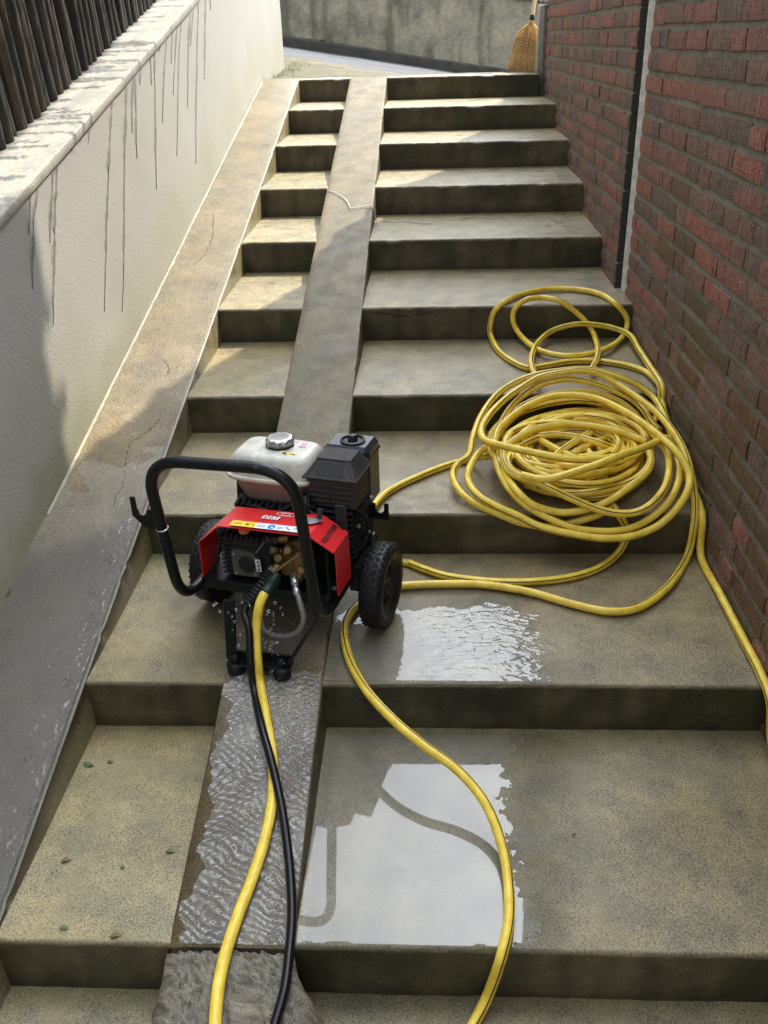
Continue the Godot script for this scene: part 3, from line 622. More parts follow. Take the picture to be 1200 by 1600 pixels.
	[Vector3(0.94, 0.364, -1.635), Vector3(0.893, 0.38, -1.554), Vector3(0.848, 0.397, -1.48), Vector3(0.808, 0.411, -1.422), Vector3(0.777, 0.409, -1.406), Vector3(0.746, 0.408, -1.396), Vector3(0.716, 0.407, -1.391), Vector3(0.687, 0.407, -1.39), Vector3(0.658, 0.407, -1.395), Vector3(0.629, 0.409, -1.405), Vector3(0.605, 0.394, -1.457), Vector3(0.581, 0.376, -1.524), Vector3(0.556, 0.359, -1.599)],  # across
	[Vector3(0.59, 0.335, -1.405), Vector3(0.612, 0.354, -1.402), Vector3(0.634, 0.374, -1.398), Vector3(0.657, 0.388, -1.403), Vector3(0.684, 0.392, -1.43), Vector3(0.712, 0.395, -1.457), Vector3(0.741, 0.399, -1.484), Vector3(0.77, 0.402, -1.51), Vector3(0.799, 0.405, -1.535), Vector3(0.83, 0.408, -1.559), Vector3(0.866, 0.4, -1.609), Vector3(0.906, 0.388, -1.669), Vector3(0.947, 0.375, -1.729)],  # across
	[Vector3(0.589, 0.376, -1.734), Vector3(0.605, 0.388, -1.661), Vector3(0.621, 0.401, -1.59), Vector3(0.639, 0.41, -1.532), Vector3(0.661, 0.406, -1.505), Vector3(0.683, 0.403, -1.479), Vector3(0.706, 0.4, -1.454), Vector3(0.73, 0.397, -1.431), Vector3(0.755, 0.394, -1.409), Vector3(0.78, 0.392, -1.389), Vector3(0.811, 0.377, -1.396), Vector3(0.846, 0.357, -1.414), Vector3(0.882, 0.338, -1.432)],  # across
	[Vector3(0.649, 0.384, -1.79), Vector3(0.674, 0.392, -1.732), Vector3(0.695, 0.401, -1.672), Vector3(0.715, 0.406, -1.622), Vector3(0.735, 0.402, -1.591), Vector3(0.753, 0.398, -1.558), Vector3(0.767, 0.394, -1.524), Vector3(0.78, 0.389, -1.488), Vector3(0.79, 0.385, -1.452), Vector3(0.797, 0.38, -1.414), Vector3(0.806, 0.367, -1.394), Vector3(0.815, 0.348, -1.381), Vector3(0.822, 0.33, -1.367)],  # across
	[Vector3(0.91, 0.38, -1.764), Vector3(0.868, 0.395, -1.699), Vector3(0.829, 0.41, -1.633), Vector3(0.793, 0.42, -1.577), Vector3(0.766, 0.417, -1.552), Vector3(0.74, 0.414, -1.526), Vector3(0.714, 0.41, -1.499), Vector3(0.69, 0.407, -1.471), Vector3(0.667, 0.403, -1.442), Vector3(0.646, 0.4, -1.412), Vector3(0.629, 0.382, -1.411), Vector3(0.615, 0.36, -1.418), Vector3(0.602, 0.337, -1.424)],  # across
]
const SUPPLY := [Vector3(-0.129, 0.372, -0.722), Vector3(-0.147, 0.352, -0.69), Vector3(-0.159, 0.285, -0.665), Vector3(-0.157, 0.221, -0.632), Vector3(-0.151, 0.159, -0.611), Vector3(-0.119, 0.133, -0.5), Vector3(-0.092, 0.108, -0.398), Vector3(-0.081, 0.086, -0.303), Vector3(-0.085, 0.065, -0.214), Vector3(-0.099, 0.045, -0.131), Vector3(-0.116, 0.028, -0.059), Vector3(-0.128, 0.013, 0.006), Vector3(-0.133, 0.001, 0.054), Vector3(-0.132, -0.012, 0.11), Vector3(-0.123, -0.029, 0.183)]
const PRESSURE := [Vector3(-0.129, 0.392, -0.758), Vector3(-0.163, 0.357, -0.72), Vector3(-0.19, 0.325, -0.691), Vector3(-0.175, 0.292, -0.655), Vector3(-0.172, 0.229, -0.622), Vector3(-0.167, 0.155, -0.603), Vector3(-0.128, 0.143, -0.477), Vector3(-0.088, 0.125, -0.37), Vector3(-0.058, 0.099, -0.281), Vector3(-0.035, 0.065, -0.197), Vector3(-0.019, 0.04, -0.121), Vector3(-0.009, 0.022, -0.051), Vector3(-0.007, 0.006, 0.015), Vector3(-0.008, -0.008, 0.078), Vector3(-0.02, -0.024, 0.142), Vector3(-0.029, -0.035, 0.189)]

# ------------------------------------------------------------------ setting
func slope_y(z: float) -> float:
	return -z * K

func wall_x(z: float) -> float:          # the retaining wall runs a little askew
	return -0.925 - 0.0126 * z

func build_ground() -> void:
	var g := MB.new()
	g.sheet(24, 24, func(i: int, j: int): return Vector3(-150.0 + 12.5 * i, -0.98, -150.0 + 12.5 * j), Vector3.UP)
	struct("ground", g, M.earth)
	var b := MB.new()
	b.sheet(30, 40, func(i: int, j: int):
		var z := 4.0 - 0.28 * j
		var x := -1.065 - 0.3 * i
		return Vector3(x, slope_y(z) + 0.80 + 0.04 * fb(x, 0, z) + 0.02 * i, z), Vector3.UP)
	struct("bank_terrain", b, M.earth)
	var l := MB.new()
	l.sheet(20, 24, func(i: int, j: int):
		var x := -1.0 + 0.105 * i
		var z := 2.45 + 0.25 * j
		return Vector3(x, -0.735 + 0.004 * fb(x, 0, z), z), Vector3.UP)
	struct("lower_path", l, M.tread)
	# street at the top, falling to the right
	var r := MB.new()
	r.sheet(80, 34, func(i: int, j: int):
		var x := -10.0 + 0.25 * i
		var z := -7.3 - 0.115 * j
		return Vector3(x, 1.29 - 0.16 * x + 0.004 * fine(x, 0, z), z), Vector3.UP, func(i: int, j: int, p: Vector3):
			var v := 1.0 + 0.25 * fb(p.x * 2.0, 3.0, p.z * 2.0) + 0.35 * fine(p.x * 2.0, 0, p.z * 2.0)
			return Color(v, v, v * 1.02))
	struct("street", r, M.road)
	var h := MB.new()
	h.sheet(30, 30, func(i: int, j: int):
		var x := -60.0 + 4.0 * i
		var z := -11.3 - 4.0 * j
		return Vector3(x, 2.05 - 0.16 * clampf(x, -10, 10) + 0.06 * j * j * 0.3, z), Vector3.UP)
	struct("hillside", h, M.earth)

func build_top() -> void:
	# pale gritty patch between the last step and the street
	var p := MB.new()
	p.sheet(40, 40, func(i: int, j: int):
		var x := -0.98 + 0.06 * i
		var z := -5.80 - 0.05 * j
		var t := smoothstep(-5.9, -7.5, z)
		var y := lerpf(1.337, 1.296 - 0.16 * x, t)
		return Vector3(x, y + 0.006 * fb(x * 2.0, 0, z * 2.0) * minf(1.0, (-5.8 - z) * 4.0) + 0.003 * fine(x, 0, z), z), Vector3.UP, func(i: int, j: int, q: Vector3):
			var v := 1.0 + 0.25 * fb(q.x * 1.5, 1.0, q.z * 1.5) + 0.2 * fine(q.x * 2.0, 5.0, q.z * 2.0)
			var moss := clampf(0.5 * fb(q.x * 2.5, 8.0, q.z * 2.5) + smoothstep(-0.45, -0.85, q.x) * 0.7, 0, 0.45)
			return Color(v, v, v).lerp(Color(0.62, 0.70, 0.38), moss))
	struct("landing", p, M.landing)
	# tufts of grass where the wall meets the landing
	var gr := MB.new()
	var rng := RandomNumberGenerator.new(); rng.seed = 31
	for k in 150:
		var z := -5.95 - rng.randf() * 1.3
		var x := wall_x(z) + 0.015 + absf(rng.randfn(0.0, 0.07))
		var b := Vector3(x, 1.34 + smoothstep(-5.9, -7.5, z) * (-0.05 - 0.16 * x), z)
		var d := Vector3(rng.randfn(0, 0.35), 1.0, rng.randfn(0, 0.35)).normalized() * rng.randf_range(0.015, 0.04)
		var s := Vector3(rng.randfn(), 0, rng.randfn()).normalized() * 0.0022
		gr.tri(b - s, b + s, b + d, Vector3(0, 0.3, 1))
	var go := solo("grass", gr, M.leaf, "short green grass growing at the foot of the pale wall's far end", "grass")
	go.set_meta("kind", "stuff")
	# wall across the street
	var w := thing("concrete_wall", "old stained grey concrete wall across the street above the steps", "wall")
	var m := MB.new()
	m.sheet(420, 36, func(i: int, j: int):
		var x := -6.0 + 12.0 * i / 420.0
		var y := 1.15 - 0.16 * x + 1.03 * j / 36.0
		return Vector3(x, y, -11.0 + 0.006 * fb(x * 1.3, y * 1.3, 0)), Vector3.BACK, func(i: int, j: int, q: Vector3):
			var v := 1.0 + 0.24 * fb(q.x * 0.7, q.y * 1.2, 2.0) + 0.18 * fine(q.x * 0.6, q.y * 0.25, 1.0) + 0.10 * fine(q.x * 2.5, q.y * 2.5, 4.0)
			var streak := smoothstep(0.15, 0.7, fb(q.x * 3.2, q.y * 0.35, 7.0))
			var low := smoothstep(0.35, 0.0, q.y - (1.29 - 0.16 * q.x)) * (0.5 + 0.5 * fb(q.x * 4.0, q.y * 4.0, 3.0))
			return Color(v, v, v).lerp(Color(0.42, 0.43, 0.40), clampf(0.75 * streak + 0.6 * low, 0, 0.9)))
	part("body", m, M.old_wall, w)
	var back := MB.new()
	back.box(Vector3(12.0, 1.0, 0.2), Vector3(0, 1.62, -11.13), Basis(Vector3(1, -0.16, 0).normalized(), Vector3.UP, Vector3.BACK))
	part("core", back, M.old_wall, w)
	var cp := MB.new()
	cp.sheet(240, 6, func(i: int, j: int):
		var x := -6.0 + 0.05 * i
		var pr: Vector2 = [Vector2(-0.02, -0.02), Vector2(0.02, -0.03), Vector2(0.035, 0.0), Vector2(0.035, 0.10), Vector2(0.0, 0.13), Vector2(-0.14, 0.14), Vector2(-0.30, 0.12)][j]
		return Vector3(x, 1.29 - 0.16 * x + 0.89 + pr.y + 0.004 * fine(x, j, 0), -11.0 + pr.x), Vector3(0, 1, 1), func(i: int, j: int, q: Vector3):
			var v := 0.85 + 0.3 * fb(q.x * 1.5, q.y, 0)
			return Color(v, v, v))
	part("coping", cp, M.old_wall, w)
	var kb := MB.new()
	kb.sheet(240, 4, func(i: int, j: int):
		var x := -6.0 + 0.05 * i
		var pr: Vector2 = [Vector2(0.10, -0.05), Vector2(0.09, 0.09), Vector2(0.075, 0.105), Vector2(0.0, 0.115), Vector2(-0.05, 0.115)][j]
		return Vector3(x, 1.29 - 0.16 * x + pr.y + 0.006 * fb(x * 3.0, j, 0), -11.0 + pr.x + 0.006 * fine(x * 0.5, j, 0)), Vector3(0, 1, 1), func(i: int, j: int, q: Vector3):
			var v := 1.0 + 0.4 * fb(q.x * 4.0, q.y, 0)
			return Color(v, v, v))
	part("plinth", kb, M.kerb, w)
	var wh := MB.new()
	wh.lathe(PackedVector2Array([Vector2(0.034, 0.0), Vector2(0.034, 0.012), Vector2(0.026, 0.014), Vector2(0.024, -0.03), Vector2(0.0, -0.03)]), 16, Transform3D(Basis(Vector3.RIGHT, Vector3.BACK, Vector3.DOWN), Vector3(-0.98, 1.545, -10.997)))
	part("weep_hole", wh, M.near_black, w)
	# rendered pier that ends the brick wall
	var pier := thing("rendered_pier", "slim grey rendered pier with a white edge at the far end of the brick wall", "pillar", Vector3(1.2, 1.15, -5.80))
	var pm := MB.new()
	pm.box(Vector3(0.36, 0.74, 0.20), Vector3(0.03, 0.225, 0), Basis(), 0.006)
	part("shaft", pm, M.pier, pier)
	var pc := MB.new()
	pc.box(Vector3(0.03, 0.74, 0.045), Vector3(-0.15, 0.227, -0.115), Basis(), 0.004)
	part("corner_bead", pc, M.white, pier)
	var pf := MB.new()
	for k in 14:
		pf.box(Vector3(0.05, 0.03, 0.04) * rng.randf_range(0.5, 1.2), Vector3(-0.14 + rng.randfn(0, 0.012), -0.03 + 0.19 * rng.randf(), -0.05 + 0.16 * rng.randf()), Basis.from_euler(Vector3(rng.randf() * 3, rng.randf() * 3, 0)), 0.004)
	part("mortar_crumb", pf, M.pier, pier)

func tread_tone(x: float, y: float, z: float, back: float) -> Color:
	var v := 1.0 + 0.08 * fb(x * 0.5, y * 3.0, z * 0.8) + 0.06 * fb(x * 0.6, y * 7.0, z * 5.0)
	var dark_band := smoothstep(0.10, 0.0, back + 0.04 * fb(x * 5.0, y, z * 5.0))  # damp, greenish band along the back of the tread
	var c := Color(v, v, v)
	c = c.lerp(Color(0.62, 0.66, 0.50) * v, clampf(0.65 * dark_band, 0, 1))
	var brown := smoothstep(-0.3, 0.9, fb(x * 0.8 + 5.0, y * 2.0, z * 0.8))
	c = c.lerp(Color(0.95, 0.84, 0.62) * v, 0.55 * brown)
	var moss := smoothstep(0.0, 0.9, fb(x * 0.9 + 9.0, y * 2.0, z * 1.3))
	c = c.lerp(Color(0.72, 0.78, 0.42) * v, 0.3 * moss)
	# soaked concrete under and round the water
	var soak := 0.0
	if x > 0.0 and z < 0.05 and z > -1.05:
		soak = smoothstep(0.66, 0.50, x + 0.06 * fb(x * 3.0, 1.0, z * 3.0)) * smoothstep(0.0, 0.12, back + 0.06 * fb(x * 4.0, 5.0, 0.0) + (0.12 if z > -0.62 else -0.05))
	elif x < -0.2 and z > -1.25 and z < -0.6:
		soak = 0.6 * smoothstep(-0.55, -0.40, x + 0.08 * fb(x * 3.0, 1.0, z * 3.0))
	return c.lerp(Color(0.52, 0.51, 0.45) * v, 0.9 * soak)

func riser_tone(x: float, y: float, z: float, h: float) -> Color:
	var v := 0.30 + 0.10 * fb(x * 1.6, y * 4.0, z) + 0.09 * fine(x * 1.6, y * 0.25, z)  # algae-dark concrete, with shade on the upright faces mixed into the colour
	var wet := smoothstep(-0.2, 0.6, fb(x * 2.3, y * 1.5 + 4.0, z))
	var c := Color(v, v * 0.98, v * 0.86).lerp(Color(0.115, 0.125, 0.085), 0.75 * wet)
	# darker still along the foot
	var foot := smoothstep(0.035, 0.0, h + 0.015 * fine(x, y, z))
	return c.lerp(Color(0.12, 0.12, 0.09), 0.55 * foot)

func step_mesh(i: int, x0: float, x1: float, depth: float) -> MB:
	var y0 := i * RISE
	var z0 := -i * RUN
	var prof := PackedVector3Array()     # z offset, y offset, kind (0 riser .. 1 tread)
	for k in 9:
		prof.append(Vector3(-0.004, -RISER - 0.012 + (RISER + 0.001) * k / 8.0, 0.0))
	for k in range(1, 6):
		var a := PI / 2 * k / 5.0
		prof.append(Vector3(-0.004 - 0.010 * (1.0 - cos(a)), -0.011 + 0.011 * sin(a), k / 5.0))
	var nt := int(depth / 0.03)
	for k in range(1, nt + 1):
		var t := float(k) / nt
		prof.append(Vector3(-0.014 - (depth - 0.009) * t, (RISE - RISER) * t * depth / RUN, 1.0 + t))
	var nu := int((x1 - x0) / 0.022)
	var mb := MB.new()
	mb.sheet(nu, prof.size() - 1, func(a: int, b: int):
		var x := lerpf(x0, x1, float(a) / nu)
		var q := prof[b]
		var yy := y0 + q.y
		var zz := z0 + q.x
		if q.z > 0.0:
			yy += 0.0006 * fb(x * 1.0, i, zz * 1.0)
			if q.z <= 1.0:
				var chip := maxf(0.0, fine(x * 0.5, i * 3.0, 0.0) - 0.40) * 0.009 + maxf(0.0, fine(x * 1.5, i * 3.0, 4.0) - 0.3) * 0.004 + 0.0008 * fine(x * 3.0, i, q.z)
				yy -= chip * 0.7
				zz -= chip
		zz += 0.002 * fb(x * 0.8, i * 2.0, 0.0)
		if q.z <= 0.0: zz += 0.0016 * fine(x, yy * 2.0, i)
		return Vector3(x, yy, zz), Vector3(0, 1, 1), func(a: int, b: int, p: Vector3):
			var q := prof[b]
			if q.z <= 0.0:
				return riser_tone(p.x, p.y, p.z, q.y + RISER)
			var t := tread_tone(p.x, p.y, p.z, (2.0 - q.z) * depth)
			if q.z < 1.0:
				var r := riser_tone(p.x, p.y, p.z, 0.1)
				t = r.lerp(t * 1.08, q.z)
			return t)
	return mb

func ramp_mesh(x0: float, x1: float, z0: float, z1: float, left_side: bool, tone: Callable, sink := 0.26) -> MB:
	var prof := PackedVector2Array()
	if left_side:
		for k in 5: prof.append(Vector2(x0 - 0.002, -sink + (sink - 0.01) * k / 4.0))
	prof.append(Vector2(x0 + 0.002, -0.003))
	var nt := int((x1 - x0) / 0.02)
	for k in range(1, nt):
		prof.append(Vector2(lerpf(x0, x1, float(k) / nt), 0.0))
	prof.append_array(PackedVector2Array([Vector2(x1 - 0.009, 0.0), Vector2(x1 - 0.002, -0.0008), Vector2(x1, -0.0035), Vector2(x1 + 0.0003, -0.011)]))
	for k in range(1, 7): prof.append(Vector2(x1 + 0.0015 * k, -0.013 - (sink - 0.013) * k / 6.0))
	var nv := int((z0 - z1) / 0.022)
	var mb := MB.new()
	mb.sheet(prof.size() - 1, nv, func(a: int, b: int):
		var z := lerpf(z0, z1, float(b) / nv)
		var q := prof[a]
		var x := q.x
		var y := slope_y(z) + q.y
		if q.y > -0.012:
			y += 0.0004 * fb(x * 0.5, 0.0, z * 0.5)
			var chip := maxf(0.0, fine(3.0, 0.0, z * 0.6) - 0.45) * 0.007
			if q.y < -0.0005: y -= chip * 0.6; x -= chip if q.x > (x0 + x1) / 2 else 0.0
		else:
			x += 0.0015 * fb(0.0, y * 2.0, z * 2.0)
		return Vector3(x, y, z), Vector3(0.2, 1, 0), tone)
	return mb

func build_stairs() -> void:
	var st := thing("concrete_staircase", "wet concrete staircase of shallow steps with two wheel ramps between white wall and brick wall", "staircase")
	for i in range(-4, 10):
		if i < 0:
			part("step", step_mesh(i, -0.62, WALL_X + 0.03, RUN), M.tread, st)
		else:
			part("step", step_mesh(i, 0.0, WALL_X + 0.03 if i < 9 else 1.03, RUN if i < 9 else 0.22), M.tread, st)
			part("step", step_mesh(i, -0.62, -0.245, RUN if i < 9 else 0.22), M.tread, st)
	var cr := ramp_mesh(-0.2493, 0.0, 0.0, -9 * RUN - 0.03, true, func(a: int, b: int, p: Vector3):
		var top := p.y > slope_y(p.z) - 0.012
		if not top: return Color(0.42, 0.42, 0.32) * (0.85 + 0.25 * fb(p.x * 3.0, p.y * 3.0, p.z * 3.0))
		var v := 1.0 + 0.04 * fb(p.x * 0.8, 3.0, p.z * 0.5) + 0.02 * fine(p.x, 1.0, p.z)
		var wet := smoothstep(-0.75, -0.35, p.z + 0.15 * fb(p.x * 4.0, 0, p.z * 4.0))
		return Color(v, v, v * 0.99).lerp(Color(0.42, 0.36, 0.24) * v, 0.95 * wet))
	part("centre_ramp", cr, M.ramp, st)
	var ce := MB.new()
	ce.sheet(10, 6, func(a: int, b: int): return Vector3(-0.2493 + 0.02493 * a, -0.17 + 0.0275 * b, -0.002 - 0.004 * float(b == 6)), Vector3.BACK)
	part("ramp_end", ce, M.ramp, st)
	var sr := ramp_mesh(-1.0, -0.6015, 2.4, -9 * RUN - 0.03, false, func(a: int, b: int, p: Vector3):
		var top := p.y > slope_y(p.z) - 0.012
		var v := 1.0 + 0.10 * fb(p.x * 1.6, 7.0, p.z * 1.6) + 0.05 * fine(p.x, 4.0, p.z)
		var c := Color(v, v, v)
		var ochre := smoothstep(-0.3, 0.8, fb(p.x * 0.8, 11.0, p.z * 0.6))
		c = c.lerp(Color(1.0, 0.87, 0.62) * v, 0.4 * ochre)
		if not top: return c.lerp(Color(0.80, 0.85, 0.46) * v, 0.55 + 0.3 * fb(p.x, p.y * 4.0, p.z * 3.0))
		# soaked, darker lower stretch
		var wet := smoothstep(-1.75, -0.95, p.z + 0.8 * (p.x + 0.75) + 0.22 * fb(p.x * 2.0, 0, p.z * 2.0))
		return c.lerp(Color(0.25, 0.215, 0.155) * v, 0.95 * wet))
	part("side_ramp", sr, M.side_ramp, st)
	# broken, coarse end of the ramp below the lowest full step
	var rb := MB.new()
	var across := PackedVector2Array([Vector2(-0.275, -0.16), Vector2(-0.268, -0.10), Vector2(-0.262, -0.04), Vector2(-0.252, -0.012), Vector2(-0.235, -0.003)])
	for k in range(1, 40): across.append(Vector2(-0.235 + 0.22 * k / 40.0, 0.0))
	across.append_array(PackedVector2Array([Vector2(-0.012, -0.002), Vector2(0.006, -0.010), Vector2(0.024, -0.04), Vector2(0.05, -0.09), Vector2(0.085, -0.16)]))
	rb.sheet(across.size() - 1, 110, func(a: int, b: int):
		var z := 0.004 + 0.0056 * b
		var q := across[a]
		var flare := smoothstep(0.0, 0.12, z)
		var x := q.x if q.x < -0.1 else lerpf(minf(q.x, 0.002), q.x + 0.035, flare)
		var n1 := fb(x * 9.0, q.y * 9.0, z * 9.0)
		var n2 := fine(x * 3.0, q.y * 3.0, z * 3.0)
		return Vector3(x + 0.004 * n1, -0.006 + q.y - 0.235 * z + 0.004 * n1 + 0.003 * n2 + 0.0065 * fine(x * 9.0, q.y * 9.0, z * 9.0), z + 0.003 * n2), Vector3(0, 1, 0.2), func(a: int, b: int, p: Vector3):
			var v := 0.85 + 0.2 * fb(p.x * 5.0, 0, p.z * 5.0) + 0.6 * fine(p.x * 8.0, 3.0, p.z * 8.0)
			return Color(v, v, v * 0.96))
	part("rough_ramp_end", rb, M.rough_block, st)
	# cracks in the side ramp
	var lines := [
		[Vector2(-0.667, -1.743), Vector2(-0.70, -1.66), Vector2(-0.739, -1.615), Vector2(-0.735, -1.56), Vector2(-0.728, -1.514), Vector2(-0.712, -1.44), Vector2(-0.705, -1.385), Vector2(-0.716, -1.34), Vector2(-0.707, -1.29)],
		[Vector2(-0.79, -3.45), Vector2(-0.775, -3.36), Vector2(-0.752, -3.20), Vector2(-0.745, -3.12), Vector2(-0.752, -3.0), Vector2(-0.78, -2.9)],
		[Vector2(-0.745, -2.13), Vector2(-0.728, -2.10), Vector2(-0.712, -2.075), Vector2(-0.70, -2.02)]]
	var rng := RandomNumberGenerator.new(); rng.seed = 8
	for ln in lines:
		var c := MB.new()
		for k in ln.size() - 1:
			var a: Vector2 = ln[k]
			var b: Vector2 = ln[k + 1]
			for s in 5:
				var p := a.lerp(b, s / 5.0) + Vector2(rng.randfn(0, 0.003), rng.randfn(0, 0.003)) * float(s > 0)
				var q := a.lerp(b, (s + 1) / 5.0)
				var wd := rng.randf_range(0.0005, 0.0021)
				var nrm := Vector2((b - a).y, -(b - a).x).normalized() * wd
				var lift := 0.0014
				var f := func(u: Vector2): return Vector3(u.x, slope_y(u.y) + lift + 0.0004 * fb(u.x * 0.5, 0.0, u.y * 0.5), u.y)
				c.quad(f.call(p - nrm), f.call(p + nrm), f.call(q + nrm * 0.7), f.call(q - nrm * 0.7), Vector3.UP)
		part("crack", c, M.crack, st)
	for q in [[4, [Vector2(0.03, -0.016), Vector2(0.08, -0.020), Vector2(0.12, -0.032), Vector2(0.17, -0.030), Vector2(0.20, -0.036), Vector2(0.25, -0.024), Vector2(0.30, -0.026)]], [9, [Vector2(0.06, -0.035), Vector2(0.14, -0.030), Vector2(0.20, -0.038)]], [9, [Vector2(0.58, -0.022), Vector2(0.70, -0.026), Vector2(0.82, -0.020), Vector2(0.95, -0.024)]], [1, [Vector2(0.08, -0.03), Vector2(0.11, -0.06), Vector2(0.13, -0.10)]]]:
		var c := MB.new()
		for k in q[1].size() - 1:
			for s in 6:
				var a: Vector2 = q[1][k].lerp(q[1][k + 1], s / 6.0)
				var b: Vector2 = q[1][k].lerp(q[1][k + 1], (s + 1) / 6.0)
				a.y += 0.004 * fine(a.x * 2.0, q[0], 0.0)
				b.y += 0.004 * fine(b.x * 2.0, q[0], 0.0)
				var wd := rng.randf_range(0.0012, 0.0042)
				var zz: float = -q[0] * RUN + 0.0015 + 0.003
				c.quad(Vector3(a.x, q[0] * RISE + a.y - wd, zz), Vector3(a.x, q[0] * RISE + a.y + wd, zz), Vector3(b.x, q[0] * RISE + b.y + wd * 0.8, zz), Vector3(b.x, q[0] * RISE + b.y - wd * 0.8, zz), Vector3.BACK)
		part("crack", c, M.crack, st)
	# pale seam of filler where the side ramp meets the wall
	var sm := MB.new()
	sm.sheet(2, 300, func(a: int, b: int):
		var z := -1.25 - 4.35 * b / 300.0
		return Vector3(wall_x(z) + 0.003 + 0.004 * a + 0.0025 * fine(0, 0, z) * float(a == 2), slope_y(z) + 0.007 - 0.0025 * a + 0.0012 * fb(wall_x(z) * 0.8, 0.0, z * 0.8), z), Vector3(1, 1, 0))
	part("filler_seam", sm, M.filler, st)

func build_left_wall() -> void:
	var w := thing("retaining_wall", "cream rough-rendered retaining wall rising beside the left ramp", "wall")
	var mb := MB.new()
	mb.sheet(220, 40, func(i: int, j: int):
		var z := 2.4 - 9.05 * i / 220.0
		var t := j / 40.0
		var y := slope_y(z) - 0.30 + 1.125 * t
		return Vector3(wall_x(z) + 0.003 * fb(0.0, y, z), y, z), Vector3.RIGHT, func(i: int, j: int, p: Vector3):
			var h: float = p.y - slope_y(p.z)
			var v := 1.0 + 0.04 * fb(0.0, p.y * 0.8, p.z * 0.8)
			var c := Color(v, v, v)
			var foot := smoothstep(0.42, 0.0, h + 0.16 * fb(2.0, p.y * 1.2, p.z * 1.2))
			c = c.lerp(Color(0.88, 0.86, 0.70) * v, 0.7 * foot)
			var alg := smoothstep(0.16, 0.0, h + 0.06 * fb(5.0, p.y * 3.0, p.z * 3.0)) * smoothstep(-2.9, -1.2, p.z)
			return c.lerp(Color(0.50, 0.52, 0.27) * v, 0.7 * alg))
	part("rendered_face", mb, M.render_wall, w)
	add_streaks(w)
	var ci := MB.new()
	ci.sheet(6, 220, func(a: int, b: int):
		var z := 2.4 - 9.05 * b / 220.0
		var pr: Vector2 = [Vector2(0.0, -0.035), Vector2(0.007, -0.03), Vector2(0.008, -0.006), Vector2(0.002, 0.0), Vector2(-0.09, 0.002), Vector2(-0.21, 0.003), Vector2(-0.22, -0.3)][a]
		return Vector3(wall_x(z) + pr.x + 0.0012 * fb(1.0, 0, z * 3.0) * float(a < 4), slope_y(z) + 0.845 + pr.y + 0.0015 * fb(0, a, z * 1.0), z), Vector3(0.6, 1, 0), func(a: int, b: int, p: Vector3):
			var v := 1.0 + 0.06 * fb(p.x * 3.0, 0, p.z * 2.0) + 0.05 * fine(p.x, 0, p.z)
			return Color(v, v, v))
	part("coping", ci, M.coping, w)
	var e := MB.new()
	for z in [2.4, -6.65]:
		e.quad(Vector3(wall_x(z), slope_y(z) - 0.3, z), Vector3(wall_x(z), slope_y(z) + 0.84, z), Vector3(wall_x(z) - 0.22, slope_y(z) + 0.84, z), Vector3(wall_x(z) - 0.22, slope_y(z) - 0.3, z), Vector3(0, 0, signf(z)))
	part("end_face", e, M.render_wall, w)

